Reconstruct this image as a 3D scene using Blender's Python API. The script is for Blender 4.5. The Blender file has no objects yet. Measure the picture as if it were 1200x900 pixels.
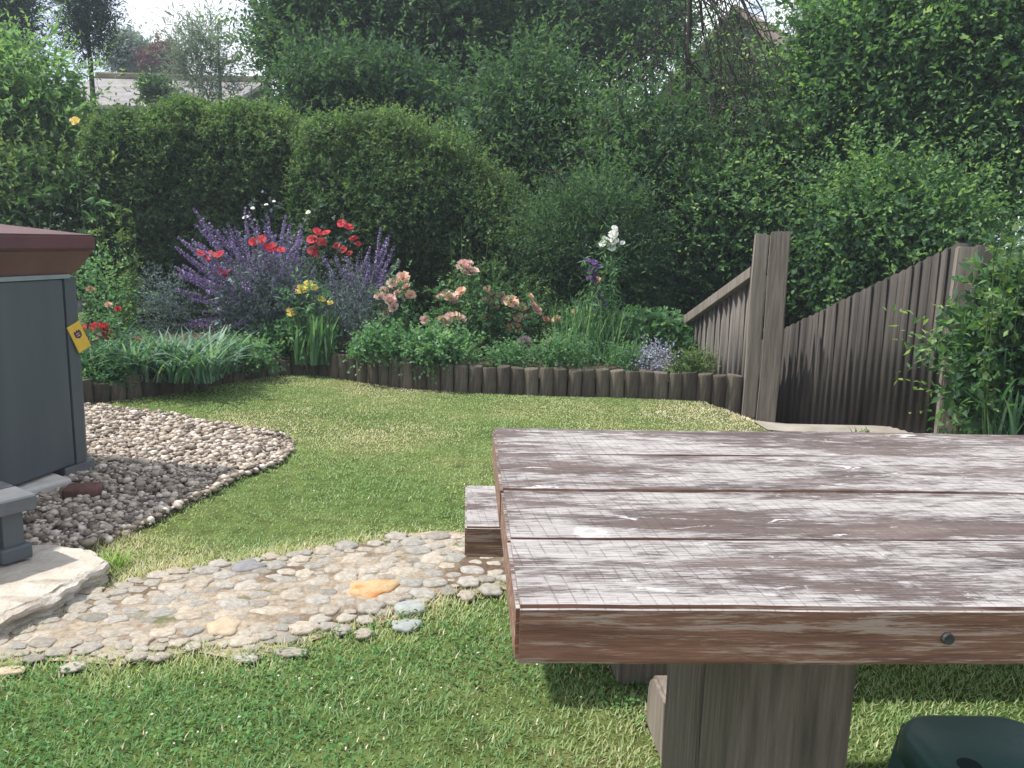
import bpy, bmesh, math, random
import numpy as np
from mathutils import Vector, Matrix, Euler

SC = bpy.context.scene
COL = SC.collection
random.seed(7)
RNG = np.random.default_rng(11)
F = 950.0
EYE = 1.13
PITCH, ROLL = 10.0, 1.5

# ------------------------------------------------------------------ camera
cam = bpy.data.cameras.new('camera')
camo = bpy.data.objects.new('camera', cam)
COL.objects.link(camo)
CM = Matrix.Rotation(math.radians(90 - PITCH), 3, 'X') @ Matrix.Rotation(math.radians(ROLL), 3, 'Z')
camo.matrix_world = Matrix.Translation((0, 0, EYE)) @ CM.to_4x4()
cam.sensor_width = 36
cam.lens = 36 * F / 1200
cam.clip_start = 0.05
cam.clip_end = 1500
SC.camera = camo


def ray(x, y):
    return CM @ Vector(((x - 600) / F, -(y - 450) / F, -1))


def P(x, y, z=0.0):
    """where the sight line meets the level z"""
    d = ray(x, y)
    t = (z - EYE) / d.z
    return Vector((d.x * t, d.y * t, z))


def PD(x, y, D):
    """where the sight line meets the distance D"""
    d = ray(x, y)
    t = D / d.y
    return Vector((d.x * t, D, EYE + d.z * t))


# ------------------------------------------------------------------ tags
def link(o, parent=None):
    COL.objects.link(o)
    if parent is not None:
        o.parent = parent
    return o


def empty(name, loc, label, cat, group=None, rz=0.0):
    o = bpy.data.objects.new(name, None)
    o.empty_display_size = 0.1
    o.location = loc
    o.rotation_euler = (0, 0, rz)
    link(o)
    return tag(o, label, cat, group)


def tag(o, label=None, cat=None, group=None, kind=None):
    if label: o['label'] = label
    if cat: o['category'] = cat
    if group: o['group'] = group
    if kind: o['kind'] = kind
    return o


# ------------------------------------------------------------------ meshes
def mesh_np(name, V, faces, mat, parent=None, smooth=False, attr=None):
    """V (n,3); faces: list of int arrays (m,k); attr: face values 'v'"""
    V = np.asarray(V, dtype=np.float32)
    me = bpy.data.meshes.new(name)
    me.vertices.add(len(V))
    me.vertices.foreach_set('co', V.ravel())
    loops = np.concatenate([f.ravel() for f in faces]).astype(np.int32)
    sizes = np.concatenate([np.full(len(f), f.shape[1], dtype=np.int32) for f in faces])
    starts = np.concatenate([[0], np.cumsum(sizes)[:-1]]).astype(np.int32)
    me.loops.add(len(loops))
    me.loops.foreach_set('vertex_index', loops)
    me.polygons.add(len(sizes))
    me.polygons.foreach_set('loop_start', starts)
    me.polygons.foreach_set('loop_total', sizes)
    if smooth:
        me.polygons.foreach_set('use_smooth', np.ones(len(sizes), dtype=bool))
    me.update(calc_edges=True)
    if attr is not None:
        a = me.attributes.new('v', 'FLOAT', 'FACE')
        a.data.foreach_set('value', np.asarray(attr, dtype=np.float32))
    for m in (mat if isinstance(mat, (list, tuple)) else [mat]):
        me.materials.append(m)
    o = bpy.data.objects.new(name, me)
    link(o, parent)
    return o


def obj_bm(name, bm, mat, parent=None, smooth=False, loc=None):
    me = bpy.data.meshes.new(name)
    bm.normal_update()
    bm.to_mesh(me)
    bm.free()
    for m in (mat if isinstance(mat, (list, tuple)) else [mat]):
        me.materials.append(m)
    if smooth:
        for p in me.polygons:
            p.use_smooth = True
    o = bpy.data.objects.new(name, me)
    if loc is not None:
        o.location = loc
    link(o, parent)
    return o


def box(bm, lo, hi, bevel=0.0, seg=2, mtx=None):
    r = bmesh.ops.create_cube(bm, size=1.0)
    vs = r['verts']
    c = (Vector(lo) + Vector(hi)) / 2
    s = Vector(hi) - Vector(lo)
    for v in vs:
        v.co = Vector((v.co.x * s.x, v.co.y * s.y, v.co.z * s.z)) + c
    if bevel > 0:
        es = list({e for v in vs for e in v.link_edges})
        r = bmesh.ops.bevel(bm, geom=es, offset=bevel, segments=seg, affect='EDGES', profile=0.5)
        vs = list({v for f in r['faces'] for v in f.verts} | {v for v in vs if v.is_valid})
    if mtx is not None:
        for v in vs:
            v.co = mtx @ v.co
    return vs


def prism(bm, pts, z0, z1):
    """closed outline of 2D points, thick from z0 to z1"""
    a = [bm.verts.new((p[0], p[1], z0)) for p in pts]
    b = [bm.verts.new((p[0], p[1], z1)) for p in pts]
    n = len(pts)
    bm.faces.new(list(reversed(a)))
    bm.faces.new(b)
    for i in range(n):
        j = (i + 1) % n
        bm.faces.new((a[i], a[j], b[j], b[i]))
    return a + b


def tube_np(paths, sides=5):
    """paths: list of (points (n,3), radii (n))"""
    VS, FS, off = [], [], 0
    ang = np.linspace(0, 2 * math.pi, sides, endpoint=False)
    for pts, rad in paths:
        pts = np.asarray(pts, float)
        n = len(pts)
        t = np.gradient(pts, axis=0)
        t /= np.linalg.norm(t, axis=1, keepdims=True) + 1e-9
        ref = np.where(np.abs(t[:, 2:3]) > 0.9, np.array([[1.0, 0, 0]]), np.array([[0, 0, 1.0]]))
        u = np.cross(t, ref); u /= np.linalg.norm(u, axis=1, keepdims=True) + 1e-9
        w = np.cross(t, u)
        ring = pts[:, None, :] + np.asarray(rad)[:, None, None] * (
            np.cos(ang)[None, :, None] * u[:, None, :] + np.sin(ang)[None, :, None] * w[:, None, :])
        VS.append(ring.reshape(-1, 3))
        i = np.arange(n - 1)[:, None] * sides
        k = np.arange(sides)[None, :]
        k2 = (k + 1) % sides
        FS.append((off + np.stack([i + k, i + k2, i + sides + k2, i + sides + k], -1)).reshape(-1, 4))
        off += n * sides
    return np.concatenate(VS), [np.concatenate(FS)]


def vnoise(x, y, seed=0):
    """smooth value noise 0..1 on arrays"""
    r = np.random.default_rng(seed).random((64, 64))
    xi = np.floor(x).astype(int); yi = np.floor(y).astype(int)
    fx = x - xi; fy = y - yi
    fx = fx * fx * (3 - 2 * fx); fy = fy * fy * (3 - 2 * fy)
    g = lambda a, b: r[a % 64, b % 64]
    return (g(xi, yi) * (1 - fx) + g(xi + 1, yi) * fx) * (1 - fy) + (g(xi, yi + 1) * (1 - fx) + g(xi + 1, yi + 1) * fx) * fy


def fbm(x, y, seed=0, o=3):
    s = 0; a = 0.5; t = 0
    for k in range(o):
        s = s + a * vnoise(x * 2 ** k, y * 2 ** k, seed + k); t += a; a *= 0.5
    return s / t


def inside(x, y, poly):
    poly = np.asarray(poly, float)
    r = np.zeros(np.shape(x), bool)
    n = len(poly)
    for i in range(n):
        x1, y1 = poly[i]; x2, y2 = poly[(i + 1) % n]
        c = ((y1 > y) != (y2 > y)) & (x < (x2 - x1) * (y - y1) / (y2 - y1 + 1e-12) + x1)
        r ^= c
    return r


def edge_dist(x, y, poly):
    poly = np.asarray(poly, float)
    d = np.full(np.shape(x), 1e9)
    n = len(poly)
    for i in range(n):
        a = poly[i]; b = poly[(i + 1) % n]
        ab = b - a
        t = np.clip(((x - a[0]) * ab[0] + (y - a[1]) * ab[1]) / (ab @ ab + 1e-12), 0, 1)
        d = np.minimum(d, np.hypot(x - a[0] - t * ab[0], y - a[1] - t * ab[1]))
    return d


def unit(v):
    return v / (np.linalg.norm(v, axis=-1, keepdims=True) + 1e-9)


# ------------------------------------------------------------------ materials
def new_mat(name):
    m = bpy.data.materials.new(name)
    m.use_nodes = True
    nt = m.node_tree
    b = nt.nodes['Principled BSDF']
    return m, nt, b


def N(nt, typ, **kw):
    n = nt.nodes.new(typ)
    for k, v in kw.items():
        setattr(n, k, v)
    return n


def setin(n, **kw):
    for k, v in kw.items():
        n.inputs[k.replace('_', ' ')].default_value = v


def ramp(nt, fac, stops):
    r = N(nt, 'ShaderNodeValToRGB')
    e = r.color_ramp.elements
    while len(e) < len(stops):
        e.new(0.5)
    for i, (p, c) in enumerate(stops):
        e[i].position = p
        e[i].color = (*c, 1) if len(c) == 3 else c
    nt.links.new(fac, r.inputs[0])
    return r.outputs[0]


def math_n(nt, op, a, b=None, clamp=False):
    n = N(nt, 'ShaderNodeMath', operation=op, use_clamp=clamp)
    for i, v in enumerate((a, b)):
        if v is None: continue
        if isinstance(v, (int, float)): n.inputs[i].default_value = v
        else: nt.links.new(v, n.inputs[i])
    return n.outputs[0]


def mixc(nt, fac, a, b, mode='MIX'):
    n = N(nt, 'ShaderNodeMix', data_type='RGBA', blend_type=mode)
    for s, v in ((n.inputs[0], fac), (n.inputs[6], a), (n.inputs[7], b)):
        if isinstance(v, (int, float)): s.default_value = v
        elif isinstance(v, (tuple, list)): s.default_value = (*v, 1)
        else: nt.links.new(v, s)
    return n.outputs[2]


def coords(nt, scale=(1, 1, 1), rot=(0, 0, 0), kind='Object'):
    t = N(nt, 'ShaderNodeTexCoord')
    mp = N(nt, 'ShaderNodeMapping')
    mp.inputs['Scale'].default_value = scale
    mp.inputs['Rotation'].default_value = rot
    nt.links.new(t.outputs[kind], mp.inputs[0])
    return mp.outputs[0]


def noise(nt, vec, scale, detail=4, rough=0.55, dist=0.0):
    n = N(nt, 'ShaderNodeTexNoise')
    setin(n, Scale=scale, Detail=detail, Roughness=rough, Distortion=dist)
    if vec is not None:
        nt.links.new(vec, n.inputs['Vector'])
    return n.outputs['Fac']


def bump(nt, b, h, strength=0.4, dist=0.01):
    n = N(nt, 'ShaderNodeBump')
    setin(n, Strength=strength, Distance=dist)
    nt.links.new(h, n.inputs['Height'])
    nt.links.new(n.outputs[0], b.inputs['Normal'])


def leaf_mat(name, cols, trans=0.35, rough=0.6, spec=0.16, tcol=None, gain=2.0):
    cols = [tuple(min(0.8, q * gain * w_) for q, w_ in zip(k, (0.99, 0.925, 1.32))) for k in cols]
    """leaf colour varies from leaf to leaf by the face value v"""
    m, nt, b = new_mat(name)
    a = N(nt, 'ShaderNodeAttribute', attribute_name='v')
    n = len(cols)
    c = ramp(nt, a.outputs['Fac'], [(i / (n - 1), k) for i, k in enumerate(cols)])
    nt.links.new(c, b.inputs['Base Color'])
    setin(b, Roughness=rough)
    b.inputs['Specular IOR Level'].default_value = spec
    if trans > 0:
        t = N(nt, 'ShaderNodeBsdfTranslucent')
        tc = mixc(nt, 1.0, c, tcol or (1.45, 1.6, 0.75), 'MULTIPLY')
        nt.links.new(tc, t.inputs[0])
        mx = N(nt, 'ShaderNodeMixShader')
        mx.inputs[0].default_value = trans
        nt.links.new(b.outputs[0], mx.inputs[1])
        nt.links.new(t.outputs[0], mx.inputs[2])
        out = nt.nodes['Material Output']
        nt.links.new(mx.outputs[0], out.inputs[0])
    return m


def plain(name, c1, c2, scale=8, rough=0.7, bstr=0.3, stretch=(1, 1, 1), spec=0.3, bdist=0.01, detail=5):
    m, nt, b = new_mat(name)
    v = coords(nt, stretch)
    n1 = noise(nt, v, scale, detail)
    nt.links.new(ramp(nt, n1, [(0.3, c1), (0.7, c2)]), b.inputs['Base Color'])
    setin(b, Roughness=rough)
    b.inputs['Specular IOR Level'].default_value = spec
    if bstr:
        bump(nt, b, noise(nt, v, scale * 3, 5), bstr, bdist)
    return m


# ------------------------------------------------------------------ light
SUN_EL = math.radians(60)
SHX, SHY = 0.9987, -0.05
w = bpy.data.worlds.new('World'); SC.world = w; w.use_nodes = True
nt = w.node_tree
bg = nt.nodes['Background']
sky = N(nt, 'ShaderNodeTexSky', sky_type='NISHITA')
sky.sun_disc = False
sky.sun_elevation = SUN_EL
sky.sun_rotation = math.atan2(-SHX, -SHY)
sky.air_density = 1.0; sky.dust_density = 1.5
tc = N(nt, 'ShaderNodeTexCoord')
mp = N(nt, 'ShaderNodeMapping'); mp.inputs['Scale'].default_value = (1, 1, 2.2)
nt.links.new(tc.outputs['Generated'], mp.inputs[0])
cn = noise(nt, mp.outputs[0], 2.6, 7, 0.55, 0.3)
cov = ramp(nt, cn, [(0.36, (0, 0, 0)), (0.50, (1, 1, 1))])
cn2 = noise(nt, mp.outputs[0], 4.2, 5, 0.5)
ccol = ramp(nt, cn2, [(0.35, (4.6, 5.2, 6.3)), (0.6, (8.8, 8.9, 9.1))])
nt.links.new(mixc(nt, cov, sky.outputs[0], ccol), bg.inputs[0])
bg.inputs[1].default_value = 0.128
sun = bpy.data.lights.new('sun', 'SUN')
sun.energy = 4.3
sun.angle = math.radians(1.6)
sun.color = (1.0, 0.95, 0.87)
suno = bpy.data.objects.new('sun', sun)
link(suno)
sd = Vector((SHX * math.cos(SUN_EL), SHY * math.cos(SUN_EL), -math.sin(SUN_EL)))
suno.rotation_euler = sd.to_track_quat('-Z', 'Y').to_euler()
suno.location = (-6, 4, 12)
SC.view_settings.view_transform = 'Standard'
SC.view_settings.look = 'None'
SC.view_settings.exposure = 0.6
SC.view_settings.gamma = 1.0
SC.cycles.max_bounces = 6
SC.cycles.transparent_max_bounces = 4

# ------------------------------------------------------------------ outlines on the ground
def G(pts, z=0.0):
    return [tuple(P(x, y, z)[:2]) for x, y in pts]

gravel_poly = G([(-60, 476), (97, 477), (150, 483), (200, 489), (233, 496), (267, 500), (300, 506), (325, 509), (340, 517), (342, 527),
                 (327, 547), (283, 562), (247, 581), (213, 597), (187, 611), (143, 631), (105, 645), (-60, 660)])
path_poly = G([(-120, 800), (0, 783), (67, 777), (140, 782), (187, 770), (233, 767), (277, 775), (333, 763), (400, 741), (443, 733), (497, 718),
               (520, 704), (587, 694), (640, 700), (760, 690), (900, 680), (900, 640), (760, 628), (640, 624), (560, 628), (510, 625), (470, 629), (403, 641), (355, 645), (300, 655), (230, 664), (180, 671),
               (133, 686), (95, 694), (60, 712), (0, 745), (-120, 790)])
slab_poly = G([(-260, 640), (0, 636), (45, 637), (105, 640), (122, 646), (133, 653), (121, 662), (104, 668), (92, 679), (70, 690), (38, 704), (0, 722), (-120, 770), (-330, 800)], 0.075)
edge_line = [P(*a) for a in [(868, 471), (800, 467), (720, 464), (640, 462), (560, 459), (480, 455), (420, 447), (385, 441), (345, 440), (308, 443), (270, 449), (235, 455),
                             (200, 461), (150, 467), (105, 472), (20, 484)]]

CE = np.array([-0.305, 0.952]); CN_ = np.array([0.952, 0.305]); G0 = np.array([1.68, 5.3])


def terrain(x, y):
    n = (x - G0[0]) * CN_[0] + (y - G0[1]) * CN_[1]
    drop = -0.43 * np.clip(y - 5.25, 0, 4.0)
    wgt = np.clip((n + 0.05) / 0.12, 0, 1)
    back = -1.1 * np.clip((y - 8.4) / 2.5, 0, 1)
    z = wgt * drop + (1 - wgt) * back
    roll_ = 0.02 * (vnoise(x * 1.1 + 9, y * 1.1, 5) - 0.5)
    return z + roll_ * (np.hypot(x, y) < 7)


# ground: one sheet out to the horizon
def sheet_grid(name, xs, ys, zf, mat, kind='structure'):
    X, Y = np.meshgrid(xs, ys)
    V = np.stack([X, Y, zf(X, Y)], -1).reshape(-1, 3)
    nx, ny = len(xs), len(ys)
    i = (np.arange(ny - 1)[:, None] * nx + np.arange(nx - 1)[None, :]).reshape(-1)
    o = mesh_np(name, V, [np.stack([i, i + 1, i + nx + 1, i + nx], -1)], mat, smooth=True)
    return tag(o, kind=kind)


m, nt, b = new_mat('turf')
v = coords(nt)
n1 = noise(nt, v, 0.9, 5, 0.6)
n2 = noise(nt, v, 14, 5, 0.7)
c1 = ramp(nt, n1, [(0.35, (0.070, 0.120, 0.032)), (0.55, (0.12, 0.155, 0.05)), (0.72, (0.20, 0.19, 0.085))])
c2 = ramp(nt, n2, [(0.3, (0.4, 0.4, 0.4)), (0.7, (1.1, 1.1, 1.1))])
nt.links.new(mixc(nt, 1, c1, c2, 'MULTIPLY'), b.inputs['Base Color'])
setin(b, Roughness=0.95)
b.inputs['Specular IOR Level'].default_value = 0.05
bump(nt, b, noise(nt, v, 60, 4), 0.7, 0.02)
TURF = m
xs = np.concatenate([[-400, -120, -50, -24, -14], np.arange(-9, 9.01, 0.15), [14, 24, 50, 120, 400]])
ys = np.concatenate([[-100, -30, -10, -4], np.arange(-1, 13.01, 0.15), [17, 24, 40, 90, 220, 700]])
sheet_grid('lawn', xs, ys, terrain, TURF)

SOIL = plain('soil', (0.035, 0.024, 0.017), (0.095, 0.068, 0.046), 9, 0.95, 0.9, bdist=0.03)
MORTAR, nt, b = new_mat('mortar')
v = coords(nt)
n1 = noise(nt, v, 3.2, 6, 0.6); n2 = noise(nt, v, 40, 5, 0.7)
c1 = ramp(nt, n1, [(0.36, (0.12, 0.08, 0.05)), (0.47, (0.31, 0.25, 0.185)), (0.62, (0.45, 0.39, 0.31))])
c2 = ramp(nt, n2, [(0.3, (0.55, 0.5, 0.45)), (0.6, (1.05, 1.05, 1.05))])
n3 = noise(nt, v, 6.5, 4, 0.6)
c3 = mixc(nt, ramp(nt, n3, [(0.60, (0, 0, 0)), (0.68, (0.8, 0.8, 0.8))]), mixc(nt, 1, c1, c2, 'MULTIPLY'), (0.07, 0.085, 0.02))
nt.links.new(c3, b.inputs['Base Color'])
setin(b, Roughness=0.95)
bump(nt, b, noise(nt, v, 30, 6, 0.7), 0.9, 0.02)


def flat_poly(name, poly, z, mat, bow=0.0, step=0.05, zf=None):
    """fine grid clipped to an outline: one connected sheet"""
    poly = np.asarray(poly)
    x0, y0 = poly.min(0); x1, y1 = poly.max(0)
    bm = bmesh.new()
    vs = [bm.verts.new((p[0], p[1], z)) for p in poly]
    bm.faces.new(vs)
    for ax, a0, a1 in ((0, x0, x1), (1, y0, y1)):
        for c in np.arange(a0 + step, a1, step):
            no = (1, 0, 0) if ax == 0 else (0, 1, 0)
            co = (c, 0, 0) if ax == 0 else (0, c, 0)
            bmesh.ops.bisect_plane(bm, geom=bm.verts[:] + bm.edges[:] + bm.faces[:], plane_co=co, plane_no=no)
    co = np.array([v.co[:] for v in bm.verts])
    d = edge_dist(co[:, 0], co[:, 1], poly)
    nz = fbm(co[:, 0] * 9, co[:, 1] * 9, 3)
    tz = terrain(co[:, 0], co[:, 1])
    for q, v_ in enumerate(bm.verts):
        v_.co.z = z + tz[q] + bow * min(1, d[q] / 0.15) * (0.4 + 0.9 * nz[q])
    bmesh.ops.recalc_face_normals(bm, faces=bm.faces[:])
    if sum(f.normal.z for f in bm.faces) < 0:
        bmesh.ops.reverse_faces(bm, faces=bm.faces[:])
    o = obj_bm(name, bm, mat, smooth=True)
    return tag(o, kind='structure')


flat_poly('stone_path', path_poly, 0.005, MORTAR, 0.013, 0.03)
GBASE = plain('gravel_base', (0.09, 0.075, 0.06), (0.22, 0.19, 0.16), 30, 0.95, 0.8)
flat_poly('gravel_bed', gravel_poly, 0.005, GBASE, 0.006, 0.08)
# pale path strip going down between the two fences
PAVE = plain('pale_paving', (0.22, 0.20, 0.17), (0.33, 0.30, 0.26), 6, 0.9, 0.4)
walk = [(1.62, 5.0), (1.85, 4.93), (2.8, 4.86), (2.9, 5.06), (2.45, 6.6), (2.0, 8.2), (0.95, 8.0), (1.55, 6.3), (1.74, 5.7), (1.76, 5.36), (1.6, 5.25)]
flat_poly('fence_path', walk, 0.008, PAVE, 0.0, 0.15)

# bed soil, raised behind the log edging
bed_poly = [(p.x, p.y + 0.06) for p in edge_line] + [(-5.5, 5.6), (-5.5, 8.6), (0.9, 8.6), (1.5, 6.9), (1.70, 6.05)]
flat_poly('bed_soil', bed_poly, 0.12, SOIL, 0.05, 0.2)


# ------------------------------------------------------------------ pebbles of the gravel bed
def pebbles(name, n, poly, smin, smax, mat, seed=3, layers=0.035):
    rng = np.random.default_rng(seed)
    bm = bmesh.new()
    bmesh.ops.create_icosphere(bm, subdivisions=1, radius=1)
    base = np.array([v.co[:] for v in bm.verts]); fc = np.array([[v.index for v in f.verts] for f in bm.faces])
    bm.free()
    poly = np.asarray(poly)
    lo, hi = poly.min(0), poly.max(0)
    pts = []
    while len(pts) < n:
        q = rng.random((n * 2, 2)) * (hi - lo) + lo
        k = inside(q[:, 0], q[:, 1], poly)
        wob = edge_dist(q[:, 0], q[:, 1], poly)
        q = q[k | (wob < 0.025 * rng.random(len(q)) ** 2)]
        pts.extend(q.tolist())
    pts = np.array(pts[:n])
    s = smin + (smax - smin) * rng.random(n) ** 2.2
    sc = np.stack([s * rng.uniform(0.8, 1.35, n), s * rng.uniform(0.7, 1.1, n), s * rng.uniform(0.45, 0.75, n)], -1)
    V = base[None] * (1 + 0.22 * (rng.random((n, len(base), 1)) - 0.5)) * sc[:, None, :]
    a = rng.random(n) * 6.283; t = rng.normal(0, 0.35, n)
    ca, sa, ct, st = np.cos(a), np.sin(a), np.cos(t), np.sin(t)
    x, y, z = V[..., 0], V[..., 1], V[..., 2]
    y, z = y * ct[:, None] - z * st[:, None], y * st[:, None] + z * ct[:, None]
    x, y = x * ca[:, None] - y * sa[:, None], x * sa[:, None] + y * ca[:, None]
    zz = terrain(pts[:, 0], pts[:, 1]) + 0.012 + sc[:, 2] * 0.5 + rng.random(n) ** 2 * layers * 0.55
    V = np.stack([x + pts[:, 0:1], y + pts[:, 1:2], z + zz[:, None]], -1).reshape(-1, 3)
    FC = (fc[None] + (np.arange(n) * len(base))[:, None, None]).reshape(-1, 3)
    o = mesh_np(name, V, [FC], mat, smooth=True, attr=np.repeat(rng.random(n), len(fc)))
    return o


m, nt, b = new_mat('pebble')
a = N(nt, 'ShaderNodeAttribute', attribute_name='v')
c = ramp(nt, a.outputs['Fac'], [(0, (0.09, 0.075, 0.062)), (0.25, (0.22, 0.18, 0.145)), (0.5, (0.35, 0.29, 0.235)), (0.8, (0.50, 0.43, 0.36)), (1, (0.66, 0.61, 0.55))])
n1 = noise(nt, coords(nt), 70, 3)
nt.links.new(mixc(nt, 1, c, ramp(nt, n1, [(0.3, (0.7, 0.68, 0.66)), (0.7, (1.05, 1.05, 1.05))]), 'MULTIPLY'), b.inputs['Base Color'])
setin(b, Roughness=0.75)
PEB = m
o = pebbles('gravel', 17000, gravel_poly, 0.008, 0.023, PEB)
tag(o, 'loose rounded grey and beige gravel spread beside the hot tub', kind='stuff')

# ------------------------------------------------------------------ cobbles set in the path
def stone_mat(name, cols, mott, stain=None, rough=0.8):
    m, nt, b = new_mat(name)
    oi = N(nt, 'ShaderNodeObjectInfo')
    v = coords(nt)
    c = ramp(nt, oi.outputs['Random'], [(i / (len(cols) - 1), k) for i, k in enumerate(cols)])
    n1 = noise(nt, v, 3.0, 6, 0.65)
    c = mixc(nt, 1, c, ramp(nt, n1, [(0.3, mott), (0.68, (1.12, 1.1, 1.08))]), 'MULTIPLY')
    if stain:
        n2 = noise(nt, v, 1.6, 4, 0.6)
        c = mixc(nt, ramp(nt, n2, [(0.42, (0, 0, 0)), (0.62, (1, 1, 1))]), c, stain)
    nt.links.new(c, b.inputs['Base Color'])
    setin(b, Roughness=rough)
    bump(nt, b, noise(nt, v, 14, 5, 0.7), 0.35, 0.02)
    return m


COB = stone_mat('cobble_stone', [(0.22, 0.21, 0.19), (0.33, 0.305, 0.265), (0.38, 0.335, 0.275), (0.28, 0.28, 0.265), (0.43, 0.385, 0.32), (0.35, 0.34, 0.32)], (0.55, 0.52, 0.48))
COB_BLUE = stone_mat('blue_grey_stone', [(0.28, 0.31, 0.31), (0.31, 0.335, 0.33)], (0.75, 0.75, 0.75))
COB_OR = stone_mat('orange_stone', [(0.46, 0.34, 0.19), (0.46, 0.34, 0.19)], (0.75, 0.7, 0.65), (0.42, 0.16, 0.04))
COB_BUFF = stone_mat('buff_stone', [(0.44, 0.36, 0.26), (0.42, 0.34, 0.25)], (0.78, 0.75, 0.7))
SLATE = stone_mat('slate_stone', [(0.20, 0.20, 0.21), (0.24, 0.24, 0.25)], (0.6, 0.6, 0.6))


def cobble_mesh(seed):
    rng = random.Random(seed)
    bm = bmesh.new()
    bmesh.ops.create_icosphere(bm, subdivisions=3, radius=1)
    off = Vector((rng.uniform(0, 50), rng.uniform(0, 50), 0))
    ks = [(rng.uniform(0, 6.28), rng.uniform(-0.13, 0.13), k) for k in (2, 3, 4, 5, 6)]
    for v in bm.verts:
        a = math.atan2(v.co.y, v.co.x)
        f = 1 + sum(am * math.cos(k * a + ph) for ph, am, k in ks)
        v.co.x *= f; v.co.y *= f
        v.co.z = math.copysign(abs(v.co.z) ** 0.6, v.co.z)
        v.co.z *= 1 + 0.15 * math.sin(3 * v.co.x + off.x) * math.cos(2.5 * v.co.y + off.y)
    me = bpy.data.meshes.new('cobble')
    bm.to_mesh(me); bm.free()
    for p in me.polygons: p.use_smooth = True
    return me


cob_meshes = [cobble_mesh(i) for i in range(9)]
for me in cob_meshes: me.materials.append(COB)
variant = {}
def cob_variant(i, mat):
    if (i, mat.name) not in variant:
        me = cob_meshes[i].copy(); me.materials.clear(); me.materials.append(mat)
        variant[(i, mat.name)] = me
    return variant[(i, mat.name)]


placed = []
def put_cobble(px, py, wpx, hpx, mat=None, label='pale rounded cobble mortared into the stone path beside the lawn', group='cobbles set in the stone path', h=None, rz=None, lift=0.0):
    c = P(px, py, 0.03)
    rx = wpx / 2 / F * (c.length + 0.0)
    far = P(px, py - hpx / 2, 0.03); near = P(px, py + hpx / 2, 0.03)
    ry = min((far - near).length / 2, rx * 1.25)
    i = random.randrange(9)
    me = cob_variant(i, mat) if mat else cob_meshes[i]
    o = bpy.data.objects.new('cobble', me)
    hz = (h or min(rx, ry) * 0.5) * 0.58
    o.scale = (rx, ry, hz)
    o.location = (c.x, c.y, float(terrain(c.x, c.y)) + 0.012 + lift)
    o.rotation_euler = (random.uniform(-.06, .06), random.uniform(-.06, .06), rz if rz is not None else random.uniform(-.35, .35))
    link(o)
    tag(o, label, 'stone', group)
    placed.append((c.x, c.y, max(rx, ry)))
    return o


# distinct stones, each by its own look
put_cobble(436, 686, 58, 20, COB_OR, 'large orange stained cobble, brightest stone of the path', None, rz=0.0)
put_cobble(480, 707, 38, 17, COB_BLUE, 'smooth blue grey oval cobble at the near right of the path', None, rz=0.05)
put_cobble(476, 726, 36, 13, COB_BLUE, 'flat pale blue cobble on the grassy near edge of the path', None, rz=0.1)
put_cobble(290, 658, 40, 14, SLATE, 'dark slate coloured stone on the far edge of the path', None, rz=0.1)
put_cobble(262, 729, 40, 20, COB_BUFF, 'large buff cobble in the middle of the path', None, rz=0.05)
put_cobble(12, 779, 30, 9, COB_BUFF, 'long pale stone lying on the near left rim of the path', None, rz=0.0)
pick = [(484, 632, 30, 11), (451, 641, 26, 10), (412, 651, 26, 10), (424, 653, 28, 9), (457, 652, 24, 10), (432, 664, 26, 9), (475, 667, 36, 12),
        (508, 652, 32, 13), (534, 651, 26, 13), (508, 637, 26, 9), (528, 633, 18, 7), (556, 658, 20, 8), (580, 669, 20, 12), (549, 678, 28, 13), (575, 687, 30, 14),
        (508, 669, 24, 9), (509, 679, 32, 10), (495, 691, 34, 12), (526, 688, 22, 12), (547, 693, 24, 10), (405, 672, 30, 12), (402, 684, 24, 11), (434, 706, 34, 15),
        (428, 720, 22, 9), (427, 735, 26, 10), (402, 731, 22, 10), (405, 700, 26, 12), (386, 709, 26, 11), (352, 650, 24, 9), (382, 653, 24, 8), (324, 657, 26, 10),
        (357, 667, 24, 9), (374, 677, 26, 10), (390, 663, 22, 9), (372, 698, 30, 13), (318, 711, 44, 12), (343, 692, 34, 13), (266, 694, 28, 10), (234, 677, 28, 12),
        (261, 716, 26, 9), (221, 716, 34, 10), (306, 730, 30, 11), (284, 745, 34, 12), (288, 764, 30, 10), (262, 748, 14, 14), (225, 734, 24, 10), (209, 747, 22, 9),
        (226, 751, 18, 10), (166, 745, 24, 12), (160, 762, 26, 11), (186, 763, 26, 10), (145, 750, 20, 12), (85, 775, 30, 9), (39, 765, 22, 8), (340, 757, 40, 10), (357, 729, 40, 14),
        (190, 698, 30, 11), (157, 698, 28, 10), (110, 718, 30, 10), (100, 735, 26, 9), (205, 690, 24, 9), (178, 677, 18, 8), (26, 742, 18, 7), (70, 728, 22, 8)]
for a in pick:
    put_cobble(*a)
rng = random.Random(5)
pp = np.asarray(path_poly)
tries = 0
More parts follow.
